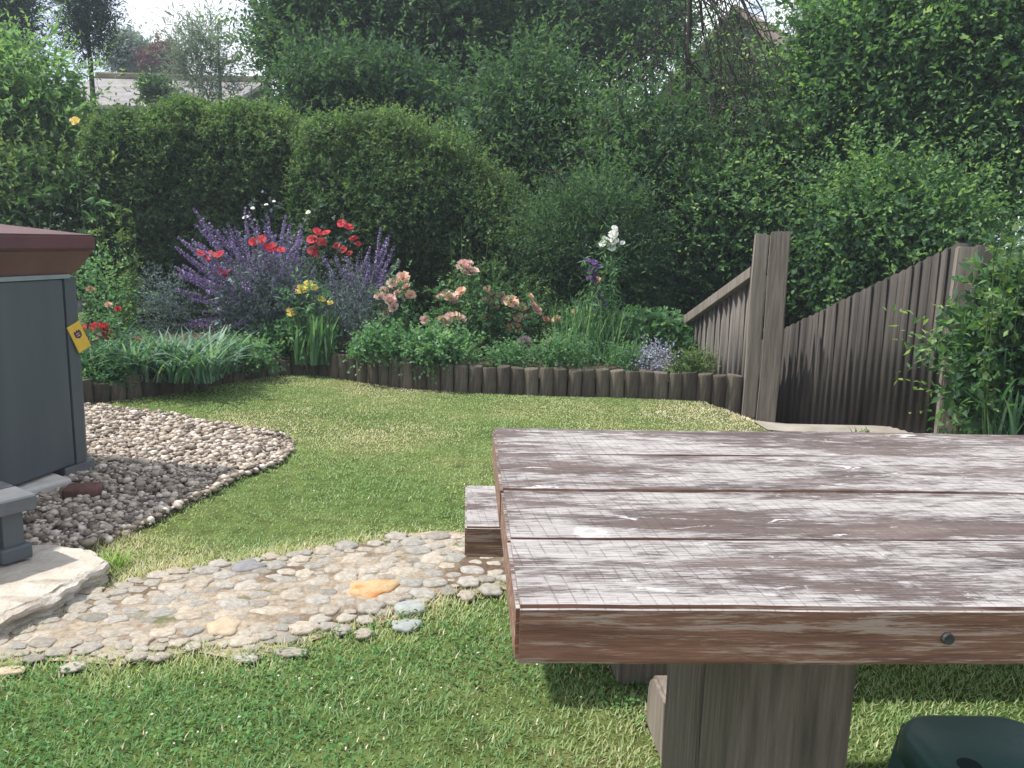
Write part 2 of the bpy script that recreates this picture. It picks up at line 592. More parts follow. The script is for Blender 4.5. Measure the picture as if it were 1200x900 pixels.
while len(placed) < 296 and tries < 60000:
    tries += 1
    px, py = rng.uniform(-30, 640), rng.uniform(625, 785)
    c = P(px, py, 0.03)
    if not inside(np.array([c.x]), np.array([c.y]), pp)[0] or edge_dist(np.array([c.x]), np.array([c.y]), pp)[0] < 0.03: continue
    fit = max(0.014, 0.046 - tries * 0.0000016) * rng.uniform(0.6, 1.15)
    if any((c.x - q[0]) ** 2 + ((c.y - q[1]) * 1.15) ** 2 < ((fit + q[2]) * 0.86) ** 2 for q in placed): continue
    wpx = 2 * fit * F / c.length * 1.05
    d1 = P(px, py - 1, .03); d2 = P(px, py + 1, .03)
    hpx = 2 * fit * 0.86 / ((d1 - d2).length / 2)
    sunk = px < 230
    put_cobble(px, py, wpx, hpx, h=fit * (0.30 if sunk else 0.5), label='small pale cobble packed between larger stones of the path', group='small cobbles packed in the stone path')

# ------------------------------------------------------------------ stone slab at the left
m, nt, b = new_mat('slab_stone')
v = coords(nt)
n1 = noise(nt, v, 3.5, 8, 0.62, 0.4); n2 = noise(nt, coords(nt, (1, 2.6, 4)), 5, 6, 0.6)
c1 = ramp(nt, n1, [(0.30, (0.24, 0.20, 0.15)), (0.42, (0.40, 0.355, 0.30)), (0.6, (0.50, 0.46, 0.40)), (0.75, (0.55, 0.52, 0.47))])
c2 = mixc(nt, ramp(nt, n2, [(0.55, (0, 0, 0)), (0.7, (0.7, 0.7, 0.7))]), c1, (0.20, 0.16, 0.12))
nt.links.new(c2, b.inputs['Base Color'])
setin(b, Roughness=0.9)
bump(nt, b, noise(nt, v, 11, 8, 0.65, 0.5), 0.9, 0.03)
SLAB = m
bm = bmesh.new()
sp = np.array(slab_poly)
dense = []
for i in range(len(sp)):
    a_, b_ = sp[i], sp[(i + 1) % len(sp)]
    k = max(1, int(np.linalg.norm(b_ - a_) / 0.011))
    for j in range(k): dense.append(a_ + (b_ - a_) * j / k)
dense = np.array(dense); cen = dense.mean(0)
dr = dense - cen; dl = np.linalg.norm(dr, axis=1); du = dr / dl[:, None]
wob = (fbm(dense[:, 0] * 7, dense[:, 1] * 7, 21) - 0.5) * 0.06 + (fbm(dense[:, 0] * 28, dense[:, 1] * 28, 22) - 0.5) * 0.022
srg = random.Random(4)
rings = []
zs = [-0.01, 0.006, 0.013, 0.022, 0.028, 0.036, 0.045, 0.051, 0.060, 0.066, 0.071]
for q, z in enumerate(zs):
    lay = (fbm(dense[:, 0] * 11 + q * 7.3, dense[:, 1] * 11, 30 + q) - 0.5) * 0.035 + srg.uniform(-0.008, 0.008)
    rr_ = dl + wob + lay - (0.012 if q == len(zs) - 1 else 0)
    zz = z + (fbm(dense[:, 0] * 16, dense[:, 1] * 16 + q, 44) - 0.5) * 0.010
    pt = cen + du * rr_[:, None]
    rings.append([bm.verts.new((pt[i][0], pt[i][1], zz[i])) for i in range(len(dense))])
last = dl + wob - 0.012
for f_ in (0.985, 0.965, 0.94, 0.91, 0.87, 0.83, 0.78, 0.72, 0.65, 0.57, 0.48, 0.38, 0.27, 0.15):
    pt = cen + du * (last * f_)[:, None]
    zz = 0.071 + (fbm(pt[:, 0] * 6, pt[:, 1] * 9, 51, 4) - 0.5) * 0.028 * min(1, (1 - f_) * 12) + (fbm(pt[:, 0] * 30, pt[:, 1] * 30, 52) - 0.5) * 0.006
    rings.append([bm.verts.new((pt[i][0], pt[i][1], zz[i])) for i in range(len(dense))])
for r1, r2 in zip(rings, rings[1:]):
    for i in range(len(r1)):
        j = (i + 1) % len(r1)
        bm.faces.new((r1[i], r1[j], r2[j], r2[i]))
bm.faces.new(rings[-1])
bmesh.ops.recalc_face_normals(bm, faces=bm.faces[:])
o = obj_bm('stone_slab', bm, SLAB, smooth=False)
tag(o, 'thick pale rough edged stone slab under the grey step', 'stone slab')

# small paver and brick under the tub
bm = bmesh.new()
c = P(45, 575, 0.03)
box(bm, (-0.11, -0.13, -0.03), (0.11, 0.13, 0.03), 0.012)
o = obj_bm('paver', bm, plain('paver_stone', (0.40, 0.38, 0.36), (0.52, 0.50, 0.47), 12, 0.9, 0.4), loc=(c.x - 0.06, c.y + 0.03, 0.035))
o.rotation_euler = (0, 0.05, -0.5)
tag(o, 'pale concrete paver half under the hot tub edge', 'paver')
bm = bmesh.new()
box(bm, (-0.075, -0.045, -0.03), (0.075, 0.045, 0.03), 0.02, 3)
c = P(98, 580, 0.03)
o = obj_bm('brick', bm, plain('dark_brick', (0.085, 0.045, 0.038), (0.15, 0.08, 0.065), 25, 0.85, 0.5), smooth=True, loc=(c.x, c.y, 0.045))
o.rotation_euler = (0.05, -0.04, 0.1)
tag(o, 'worn dark red brick lying on the gravel', 'brick')

# ------------------------------------------------------------------ hot tub
u = Vector((0.20, 0.98, 0)).normalized()                # along the visible side, away from us
nrm = Vector((u.y, -u.x, 0))                            # outwards, to the lawn
C0 = Vector((-1.985, 3.52, 0))                          # where the flat panel ends and the corner panel starts
m, nt, b = new_mat('tub_panel')
v = coords(nt, (1, 1, 0.12))
c = ramp(nt, noise(nt, v, 7, 5), [(0.3, (0.062, 0.075, 0.090)), (0.7, (0.085, 0.098, 0.112))])
nt.links.new(c, b.inputs['Base Color']); setin(b, Roughness=0.55)
bump(nt, b, noise(nt, coords(nt, (1, 1, 0.05)), 60, 3), 0.15, 0.004)
PANEL = m
GREYM = plain('grey_plastic', (0.10, 0.108, 0.118), (0.145, 0.15, 0.16), 14, 0.6, 0.15)
RIM = plain('rim_plastic', (0.20, 0.25, 0.26), (0.25, 0.30, 0.31), 14, 0.5, 0.1)
VINYL = plain('brown_vinyl', (0.092, 0.038, 0.044), (0.138, 0.058, 0.066), 5, 0.36, 0.25, spec=0.5, bdist=0.006)
tub_c = C0 - u * 0.815 - nrm * 1.02
tub = empty('hot_tub', (tub_c.x, tub_c.y, 0), 'grey panelled hot tub with a maroon cover, standing on the gravel', 'hot tub', rz=math.atan2(u.y, u.x))
# local axes: +x = away along the side, -y = towards the lawn
hx, hy = 1.06, 1.02


def ring_poly(h1, h2, ch):
    return [(h1 - ch * 0.9, -h2), (h1, -h2 + ch * 1.0), (h1, h2 - ch), (h1 - ch, h2), (-h1 + ch, h2), (-h1, h2 - ch), (-h1, -h2 + ch), (-h1 + ch, -h2)]


bm = bmesh.new()
prism(bm, ring_poly(hx - 0.05, hy - 0.012, 0.16), 0.075, 0.905)
obj_bm('cabinet', bm, PANEL, tub)
# side panels, butted with a groove between them, two boards high
for x0, x1 in ((-0.85, -0.44), (-0.43, -0.02), (-0.01, 0.405), (0.415, 0.855)):
    bm = bmesh.new()
    for z0, z1 in ((0.082, 0.305), (0.308, 0.915)):
        pass
    box(bm, (x0, -hy, 0.082), (x1, -hy + 0.03, 0.915), 0.004)
    for e in ():
        pass
    obj_bm('side_panel', bm, PANEL, tub)
bm = bmesh.new()
pts = [(0.865, -hy - 0.002), (0.93, -hy + 0.002), (0.99, -hy + 0.045), (1.025, -hy + 0.115), (1.035, -hy + 0.2), (1.0, -hy + 0.2), (0.96, -hy + 0.1), (0.865, -hy + 0.05)]
prism(bm, pts, 0.078, 0.917)
obj_bm('corner_panel', bm, PANEL, tub)
bm = bmesh.new()
prism(bm, ring_poly(hx - 0.012, hy + 0.008, 0.17), 0.918, 0.936)
obj_bm('rim', bm, RIM, tub)
cover = None
bm = bmesh.new()
# lower body of the cover, tapering inwards
lo_ = ring_poly(hx - 0.02, hy + 0.0, 0.12); hi_ = ring_poly(hx - 0.03, hy + 0.050, 0.035)
va = [bm.verts.new((*p, 0.937)) for p in lo_]; vb = [bm.verts.new((*p, 1.038)) for p in hi_]
for i in range(8):
    j = (i + 1) % 8
    bm.faces.new((va[i], va[j], vb[j], vb[i]))
bm.faces.new(vb); bm.faces.new(list(reversed(va)))
cover = obj_bm('cover', bm, VINYL, tub)
bm = bmesh.new()
oc = ring_poly(hx - 0.025, hy + 0.062, 0.04)
va = [bm.verts.new((*p, 1.040)) for p in oc]; vb = [bm.verts.new((*p, 1.108)) for p in oc]
ic = ring_poly(hx - 0.0, 0.03, 0.01)
vc = [bm.verts.new((p[0], p[1], 1.185)) for p in ring_poly(hx + 0.02, 0.04, 0.02)]
bm.faces.new(list(reversed(va)))
for i in range(8):
    j = (i + 1) % 8
    bm.faces.new((va[i], va[j], vb[j], vb[i])); bm.faces.new((vb[i], vb[j], vc[j], vc[i]))
bm.faces.new(vc)
bmesh.ops.recalc_face_normals(bm, faces=bm.faces[:])
bmesh.ops.bevel(bm, geom=[e for e in bm.edges if e.calc_face_angle(0) > 0.5], offset=0.010, segments=2, affect='EDGES')
obj_bm('cover_lid', bm, VINYL, tub)
bm = bmesh.new()
box(bm, (0.80, -hy + 0.004, 0.014), (0.99, -hy + 0.25, 0.074), 0.006)
bm2v = box(bm, (0.78, -hy - 0.03, 0.002), (1.04, -hy + 0.29, 0.03), 0.004)
obj_bm('foot', bm, GREYM, tub)
# yellow tag on the corner panel
YEL = plain('yellow_tag', (0.60, 0.38, 0.045), (0.66, 0.44, 0.07), 30, 0.5, 0.05)
bm = bmesh.new()
box(bm, (-0.034, -0.003, -0.065), (0.034, 0.003, 0.065), 0.002)
tg = obj_bm('yellow_tag', bm, YEL)
tp = tub.matrix_basis  # not yet evaluated
Mt = Matrix.Translation(tub.location) @ Matrix.Rotation(tub.rotation_euler.z, 4, 'Z')
tpos = Mt @ Vector((0.915, -hy - 0.014, 0.655))
tg.matrix_world = Matrix.Translation(tpos) @ Matrix.Rotation(math.radians(66), 4, 'Z') @ Matrix.Rotation(-0.42, 4, 'Y')
tag(tg, 'yellow plastic label with a dark printed emblem on the hot tub corner', 'tag')
bm = bmesh.new()
em = [(-0.016, 0.004), (-0.018, 0.026), (-0.012, 0.034), (-0.006, 0.027), (0.0, 0.036), (0.006, 0.028), (0.013, 0.034), (0.018, 0.022), (0.016, 0.002), (0.0, -0.006)]
vs_ = [bm.verts.new((x, -0.0042, z)) for x, z in em]; vs2 = [bm.verts.new((x, -0.003, z)) for x, z in em]
bm.faces.new(vs_)
for i in range(len(em)):
    j = (i + 1) % len(em); bm.faces.new((vs_[i], vs2[i], vs2[j], vs_[j]))
EMB = plain('emblem_ink', (0.05, 0.02, 0.04), (0.09, 0.04, 0.07), 90, 0.5, 0)
obj_bm('emblem', bm, EMB, tg)
bm = bmesh.new()
for z0 in (0.006, 0.016):
    bm.faces.new([bm.verts.new(p) for p in ((-0.009, -0.0048, z0), (0.009, -0.0048, z0), (0.008, -0.0048, z0 + 0.004), (-0.008, -0.0048, z0 + 0.004))])
obj_bm('emblem_mark', bm, plain('emblem_light', (0.5, 0.34, 0.36), (0.6, 0.42, 0.42), 50, 0.5, 0), tg)

# grey step in front of the tub
s0 = P(43, 579, 0.29)
su = Vector((0.10, 0.153, 0)).normalized(); sn = Vector((su.y, -su.x, 0))
st = empty('tub_step', (s0.x, s0.y, 0.08), 'low grey slatted step on the stone slab beside the hot tub', 'step', rz=math.atan2(su.y, su.x))
# local: +x away, -y to the lawn; corner at the origin
for y0, y1 in ((0.0, 0.135), (0.147, 0.28), (0.292, 0.42)):
    bm = bmesh.new()
    box(bm, (-0.74, y0, 0.165), (0, y1, 0.212), 0.004)
    obj_bm('tread', bm, GREYM, st)
bm = bmesh.new()
box(bm, (-0.735, -0.004, 0.163), (-0.003, 0.02, 0.209), 0.004)
obj_bm('apron', bm, GREYM, st)
for x in (-0.70, -0.115):
    bm = bmesh.new(); box(bm, (x + 0.015, 0.024, 0.03), (x + 0.08, 0.10, 0.166), 0.004); obj_bm('leg', bm, PANEL, st)
    bm = bmesh.new(); box(bm, (x, 0.30, 0.03), (x + 0.085, 0.385, 0.166), 0.004); obj_bm('leg', bm, PANEL, st)
    bm = bmesh.new(); box(bm, (x - 0.0, 0.008, 0.0), (x + 0.095, 0.40, 0.050), 0.007); obj_bm('base_rail', bm, PANEL, st)

# ------------------------------------------------------------------ picnic table
tA, tB, tC = P(605, 712, .75), P(572, 500, .75), P(1200, 712, .75)
ex = (tC - tA).normalized()
trz = math.atan2(ex.y, ex.x)
T = empty('picnic_table', (tA.x, tA.y, 0), 'heavy weathered timber picnic table with peeling whitish stain', 'picnic table', rz=trz)


def table_top_mat():
    m, nt, b = new_mat('weathered_top')
    v0 = coords(nt)
    sep = N(nt, 'ShaderNodeSeparateXYZ'); nt.links.new(v0, sep.inputs[0])
    oi = N(nt, 'ShaderNodeObjectInfo')

    def own(scale):
        ad = N(nt, 'ShaderNodeVectorMath', operation='ADD')
        nt.links.new(v0, ad.inputs[0])
        sh = N(nt, 'ShaderNodeCombineXYZ')
        for k in (0, 2): nt.links.new(math_n(nt, 'MULTIPLY', oi.outputs['Random'], 17.0), sh.inputs[k])
        nt.links.new(sh.outputs[0], ad.inputs[1])
        mpp = N(nt, 'ShaderNodeMapping'); mpp.inputs['Scale'].default_value = scale
        nt.links.new(ad.outputs[0], mpp.inputs[0])
        return mpp.outputs[0]
    vl = own((0.7, 3.2, 1)); vg = own((6, 150, 20)); vm = own((3.0, 11, 4))
    big = noise(nt, vl, 3.0, 4, 0.6, 0.5)
    mid = noise(nt, vm, 6, 9, 0.74, 0.4)
    grain = noise(nt, vg, 3.0, 6, 0.75)
    base = ramp(nt, noise(nt, vl, 4.5, 6, 0.65), [(0.3, (0.058, 0.041, 0.037)), (0.5, (0.112, 0.080, 0.072)), (0.7, (0.20, 0.152, 0.138))])
    base = mixc(nt, 1, base, ramp(nt, grain, [(0.32, (0.45, 0.45, 0.47)), (0.62, (1.3, 1.3, 1.3))]), 'MULTIPLY')
    # the worn pale stain that is left
    s = math_n(nt, 'ADD', math_n(nt, 'MULTIPLY', big, 0.55), math_n(nt, 'MULTIPLY', mid, 0.45))
    s = math_n(nt, 'ADD', s, math_n(nt, 'MULTIPLY', math_n(nt, 'SUBTRACT', grain, 0.5), 0.42))
    # paler strip where the front edge is worn
    ed = N(nt, 'ShaderNodeMapRange'); setin(ed, From_Min=0.035, From_Max=0.0, To_Min=0.0, To_Max=0.13)
    nt.links.new(sep.outputs[1], ed.inputs[0])
    s = math_n(nt, 'ADD', s, ed.outputs[0])
    pale = ramp(nt, s, [(0.462, (0.02, 0.02, 0.02)), (0.495, (0.38, 0.38, 0.38)), (0.522, (0.80, 0.80, 0.80)), (0.60, (0.97, 0.97, 0.97))])
    col = mixc(nt, pale, base, ramp(nt, grain, [(0.32, (0.21, 0.193, 0.188)), (0.6, (0.47, 0.445, 0.44))]))
    # flakes of white
    fl = noise(nt, own((5, 15, 6)), 2.6, 7, 0.7, 1.0)
    col = mixc(nt, ramp(nt, fl, [(0.62, (0, 0, 0)), (0.645, (0.85, 0.85, 0.85))]), col, (0.60, 0.58, 0.59))
    # saw marks across the grain
    wob = math_n(nt, 'ADD', math_n(nt, 'MULTIPLY', noise(nt, coords(nt, (2, 0.7, 1)), 6, 1), 1.3), math_n(nt, 'MULTIPLY', sep.outputs[1], 6.0))
    ph = math_n(nt, 'FRACT', math_n(nt, 'ADD', math_n(nt, 'MULTIPLY', sep.outputs[0], 56), wob))
    line = math_n(nt, 'LESS_THAN', ph, 0.10)
    lm = noise(nt, coords(nt, (2.0, 7, 1)), 4.0, 4, 0.6)
    brk = noise(nt, coords(nt, (44, 7, 1)), 1.6, 4, 0.7)
    lmask = math_n(nt, 'MULTIPLY', ramp(nt, lm, [(0.38, (0, 0, 0)), (0.52, (1, 1, 1))]), ramp(nt, brk, [(0.39, (0, 0, 0)), (0.48, (1, 1, 1))]))
    lfac = math_n(nt, 'MULTIPLY', math_n(nt, 'MULTIPLY', line, lmask), 0.42)
    col = mixc(nt, lfac, col, (0.05, 0.038, 0.040))
    # fine cracks along the grain
    cr = noise(nt, coords(nt, (1.3, 60, 1)), 2.0, 3, 0.6)
    cf = ramp(nt, cr, [(0.69, (0, 0, 0)), (0.72, (0.6, 0.6, 0.6))])
    col = mixc(nt, cf, col, (0.06, 0.045, 0.045))
    # dried splash: a white ring with a grey middle
    q = T_inv @ P(692, 622, .75)
    dx = math_n(nt, 'SUBTRACT', sep.outputs[0], q.x); dy = math_n(nt, 'SUBTRACT', sep.outputs[1], q.y)
    rr = math_n(nt, 'SQRT', math_n(nt, 'ADD', math_n(nt, 'MULTIPLY', dx, dx), math_n(nt, 'MULTIPLY', dy, dy)))
    rr = math_n(nt, 'ADD', rr, math_n(nt, 'MULTIPLY', math_n(nt, 'SUBTRACT', noise(nt, v0, 55, 4), 0.5), 0.034))
    col = mixc(nt, ramp(nt, rr, [(0.0, (0.25,) * 3), (0.008, (0.2,) * 3), (0.013, (0.8,) * 3), (0.019, (0.7,) * 3), (0.024, (0, 0, 0))]), col, (0.56, 0.55, 0.55))
    nt.links.new(col, b.inputs['Base Color'])
    setin(b, Roughness=0.62)
    b.inputs['Specular IOR Level'].default_value = 0.35
    h = math_n(nt, 'SUBTRACT', math_n(nt, 'ADD', grain, math_n(nt, 'MULTIPLY', pale, 0.4)), math_n(nt, 'ADD', lfac, cf))
    bump(nt, b, h, 0.7, 0.004)
    return m


def table_side_mat(name='weathered_side', warm=1.0):
    m, nt, b = new_mat(name)
    vg = coords(nt, (6, 130, 130)); vl = coords(nt, (1.6, 26, 26))
    g = noise(nt, vg, 2.6, 6, 0.72); l = noise(nt, vl, 2.4, 9, 0.75, 0.3)
    c = ramp(nt, noise(nt, vl, 2.0, 4), [(0.3, (0.155, 0.070, 0.045)), (0.7, (0.29, 0.143, 0.095))])
    c = mixc(nt, 1, c, ramp(nt, g, [(0.3, (0.55, 0.55, 0.55)), (0.7, (1.2, 1.2, 1.2))]), 'MULTIPLY')
    s = math_n(nt, 'ADD', l, math_n(nt, 'MULTIPLY', math_n(nt, 'SUBTRACT', g, 0.5), 0.5))
    c = mixc(nt, ramp(nt, s, [(0.50, (0, 0, 0)), (0.58, (0.75, 0.75, 0.75))]), c, (0.40, 0.31, 0.265))
    nt.links.new(c, b.inputs['Base Color']); setin(b, Roughness=0.75)
    bump(nt, b, g, 0.5, 0.004)
    return m


LEGWOOD = plain('shaded_timber', (0.085, 0.070, 0.058), (0.20, 0.168, 0.140), 4, 0.85, 0.7, (22, 22, 1.2), detail=9)  # darker than the foot beam's wood: shade under the top put into the colour
T_inv = (Matrix.Translation(T.location) @ Matrix.Rotation(trz, 4, 'Z')).inverted()
TOP = table_top_mat(); SIDE = table_side_mat()
OLDWOOD = plain('old_grey_wood', (0.13, 0.105, 0.088), (0.26, 0.225, 0.195), 5, 0.85, 0.5, (6, 6, 0.7))
LEN = 1.95


def plank_mesh(name, lo, hi, parent, bev=0.0045, mats=None, wob=0.0015, seed=0):
    """a sawn plank: slightly uneven edges, upper face in the first material"""
    bm = bmesh.new()
    nx = max(2, int((hi[0] - lo[0]) / 0.06))
    box(bm, lo, hi, 0)
    for k in range(1, nx):
        bmesh.ops.bisect_plane(bm, geom=bm.verts[:] + bm.edges[:] + bm.faces[:], plane_co=(lo[0] + (hi[0] - lo[0]) * k / nx, 0, 0), plane_no=(1, 0, 0))
    es = [e for e in bm.edges if e.calc_face_angle(0) > 1]
    bmesh.ops.bevel(bm, geom=es, offset=bev, segments=2, affect='EDGES')
    rr = random.Random(seed)
    p1, p2 = rr.uniform(0, 9), rr.uniform(0, 9)
    for v in bm.verts:
        v.co.y += wob * math.sin(v.co.x * 9 + p1) + wob * 0.7 * math.sin(v.co.x * 31 + p2)
        v.co.z += wob * 0.6 * math.sin(v.co.x * 7 + p2 + v.co.y * 20)
    bm.normal_update()
    for f in bm.faces:
        f.material_index = 0 if f.normal.z > 0.3 else 1
    return obj_bm(name, bm, mats or [TOP, SIDE], parent, smooth=False)


ys_ = [0.0, 0.203, 0.415, 0.632, 0.842]
for k in range(4):
    lo = (0.0012 * (k % 2), ys_[k] + (0.0008 if k else 0), 0.682); hi = (LEN, ys_[k + 1] - 0.0008, 0.75 - (0.0015 if k % 2 else 0))
    plank_mesh('tabletop_plank', lo, hi, T, seed=k)


def tl(p):
    return T_inv @ p


# bolt head in the front edge
q = tl(PD(1096, 760, 0.845))
bm = bmesh.new()
bmesh.ops.create_cone(bm, cap_ends=True, segments=12, radius1=0.0075, radius2=0.006, depth=0.006, matrix=Matrix.Translation((q.x, -0.0025, 0.715)) @ Matrix.Rotation(math.radians(90), 4, 'X'))
obj_bm('bolt', bm, plain('dark_metal', (0.03, 0.03, 0.035), (0.06, 0.06, 0.065), 60, 0.5, 0.2), T)
# pedestals
for xo in (0.0, 1.03):
    lx = tl(PD(862, 850, 1.05)).x + xo; rx_ = tl(PD(1005, 850, 1.05)).x + xo
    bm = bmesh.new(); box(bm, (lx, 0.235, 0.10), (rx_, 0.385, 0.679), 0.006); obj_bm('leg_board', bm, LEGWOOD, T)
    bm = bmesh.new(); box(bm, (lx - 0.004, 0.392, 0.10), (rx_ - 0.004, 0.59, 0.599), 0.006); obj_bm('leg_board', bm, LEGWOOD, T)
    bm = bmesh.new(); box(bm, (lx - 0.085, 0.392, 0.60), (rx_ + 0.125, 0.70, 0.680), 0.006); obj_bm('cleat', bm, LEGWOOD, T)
    # foot beam across, with rounded ends
    yb = 0.96; hgt_ = 0.15; out = []
    for sg, yc in ((1, yb), (-1, -0.10)):
        for k in range(7):
            a_ = math.radians(90 * k / 6 if sg > 0 else 90 + 90 * k / 6)
            out.append((yc - 0.07 * sg + 0.07 * math.cos(a_), hgt_ - 0.07 + 0.07 * math.sin(a_)))
    out = [(yb, 0.0)] + out + [(-0.10, 0.0)]
    bm = bmesh.new()
    xl = tl(P(774, 835, hgt_ * 0.7)).x + xo; xr = xl + 0.13
    va = [bm.verts.new((xl, y, z)) for y, z in out]; vb = [bm.verts.new((xr, y, z)) for y, z in out]
    bm.faces.new(va); bm.faces.new(list(reversed(vb)))
    for i in range(len(out)):
        j = (i + 1) % len(out); bm.faces.new((va[i], vb[i], vb[j], va[j]))
    bmesh.ops.recalc_face_normals(bm, faces=bm.faces[:])
    bmesh.ops.bevel(bm, geom=[e for e in bm.edges if e.calc_face_angle(0) > 1.0], offset=0.008, segments=2, affect='EDGES')
    obj_bm('foot_beam', bm, OLDWOOD, T)

# bench on the far side
b1 = P(545, 617, .453); b2 = P(545, 568, .453)
B = empty('bench', (b1.x, b1.y, 0), 'heavy weathered timber bench on the far side of the picnic table', 'bench', rz=trz)
bw = (b2 - b1).length
plank_mesh('seat', (0.0, 0.0, 0.376), (1.95, bw, 0.453), B, mats=[TOP, SIDE], seed=9)
for x in (0.40, 1.62):
    bm = bmesh.new(); box(bm, (x, 0.06, 0.0), (x + 0.2, bw - 0.06, 0.375), 0.006); obj_bm('leg', bm, LEGWOOD, B)

# green plastic stool under the table's near side
GP = plain('green_plastic', (0.04, 0.12, 0.115), (0.052, 0.15, 0.14), 20, 0.42, 0.1, spec=0.5)
q = P(1172, 884, 0.335)
S = empty('plastic_stool', (q.x, q.y, 0), 'dark green plastic stool with rounded seat on the grass by the table leg', 'stool', rz=0.03)


def rounded_rect(hx_, hy_, r, seg=6):
    pts = []
    for cx, cy, a0 in ((hx_ - r, hy_ - r, 0), (-hx_ + r, hy_ - r, 90), (-hx_ + r, -hy_ + r, 180), (hx_ - r, -hy_ + r, 270)):
        for k in range(seg + 1):
            a = math.radians(a0 + 90 * k / seg); pts.append((cx + r * math.cos(a), cy + r * math.sin(a)))
    return pts


bm = bmesh.new()
rl = [(0.0, 0.335), (0.012, 0.330), (0.020, 0.318), (0.022, 0.285), (0.016, 0.283)]
prev = None; first = None
for off, z in rl:
    pts = rounded_rect(0.108 + off, 0.105 + off, 0.055 + off)
    rg = [bm.verts.new((x, y, z)) for x, y in pts]
    if prev:
        for i in range(len(rg)):
            j = (i + 1) % len(rg); bm.faces.new((prev[i], prev[j], rg[j], rg[i]))
    else: first = rg
    prev = rg
bm.faces.new(first)
bmesh.ops.recalc_face_normals(bm, faces=bm.faces[:])
obj_bm('seat', bm, GP, S, smooth=True)
bm = bmesh.new()
DK = plain('hole_shade', (0.014, 0.03, 0.03), (0.02, 0.038, 0.037), 20, 0.7, 0)
for x in (-0.068, 0.068):
    bm = bmesh.new()
    prism(bm, [(x + 0.018 * math.cos(a) , -0.030 + 0.018 * math.sin(a)) for a in np.linspace(0, 6.283, 18, endpoint=False)], 0.3355, 0.337)
    obj_bm('grip_hole_shade', bm, DK, S)  # flat dark disc on the seat; the hole's shade is put in as colour
for sx in (-1, 1):
    for sy in (-1, 1):
        bm = bmesh.new()
        vs = box(bm, (-0.025, -0.025, 0), (0.025, 0.025, 0.325), 0.006)
        for v in bm.verts:
            k = 1 - v.co.z / 0.325
            v.co.x += sx * (0.085 + 0.040 * k); v.co.y += sy * (0.078 + 0.04 * k)
        obj_bm('leg', bm, GP, S)

# ------------------------------------------------------------------ fences
def board_mat(name, c1, c2):
    m, nt, b = new_mat(name)
    a = N(nt, 'ShaderNodeAttribute', attribute_name='v')
    c = ramp(nt, a.outputs['Fac'], [(0, c1), (1, c2)])
    g = noise(nt, coords(nt, (60, 60, 1.6)), 2.2, 5, 0.65)
    c = mixc(nt, 1, c, ramp(nt, g, [(0.32, (0.62, 0.62, 0.62)), (0.66, (1.25, 1.25, 1.25))]), 'MULTIPLY')
    st_ = noise(nt, coords(nt, (2, 2, 1.2)), 2.5, 5, 0.6)
    c = mixc(nt, 1, c, ramp(nt, st_, [(0.3, (0.72, 0.74, 0.72)), (0.7, (1.15, 1.12, 1.1))]), 'MULTIPLY')
    nt.links.new(c, b.inputs['Base Color']); setin(b, Roughness=0.85)
    bump(nt, b, g, 0.5, 0.004)
    return m


FWB = board_mat('grey_boards', (0.085, 0.075, 0.068), (0.150, 0.135, 0.124))
FWDB = board_mat('dark_boards', (0.034, 0.029, 0.026), (0.072, 0.062, 0.055))
FW = plain('fence_wood', (0.075, 0.065, 0.058), (0.155, 0.137, 0.124), 4, 0.85, 0.6, (9, 9, 0.5))
FWD = plain('dark_fence_wood', (0.042, 0.033, 0.029), (0.098, 0.080, 0.070), 4, 0.85, 0.6, (9, 9, 0.5))
POSTW = plain('post_wood', (0.15, 0.128, 0.108), (0.27, 0.235, 0.205), 4, 0.8, 0.5, (10, 10, 0.6))


def board_panel(name, a, d, length, zt, zb, pitch, mat, parent, side=1, seed=0):
    """overlapping upright boards as one saw-toothed panel from a along d; zt/zb give top and bottom"""
    rr = random.Random(seed)
    nx_ = Vector((d.y, -d.x, 0)) * side
    n = int(length / pitch)
    prof = []
    for k in range(n):
        s0_ = k * pitch; j = rr.uniform(-0.003, 0.003)
        prof += [(s0_, 0.030 + j, k), (s0_ + pitch * 0.985, 0.002 + j, k)]
    V, Fs = [], []
    jit = [rr.uniform(-0.0025, 0.0025) for _ in range(n + 1)]
    for s_, o_, k in prof:
        p = a + d * s_
        for of in (o_, -0.065):
            for z in (zb(s_), zt(s_) + jit[k]):
                V.append((p.x + nx_.x * of, p.y + nx_.y * of, z))
    m_ = len(prof)
    for i in range(m_ - 1):
        A = i * 4; Bq = A + 4
        Fs += [(A, Bq, Bq + 1, A + 1), (A + 2, A + 3, Bq + 3, Bq + 2), (A + 1, Bq + 1, Bq + 3, A + 3), (A, A + 2, Bq + 2, Bq)]
    Fs += [(0, 1, 3, 2), ((m_ - 1) * 4, (m_ - 1) * 4 + 2, (m_ - 1) * 4 + 3, (m_ - 1) * 4 + 1)]
    per_ = [rr.random() for _ in range(n + 1)]
    av = [per_[prof[i // 4][2]] for i in range((m_ - 1) * 4)] + [0.5, 0.5]
    return mesh_np(name, np.array(V), [np.array(Fs)], mat, parent, attr=av)


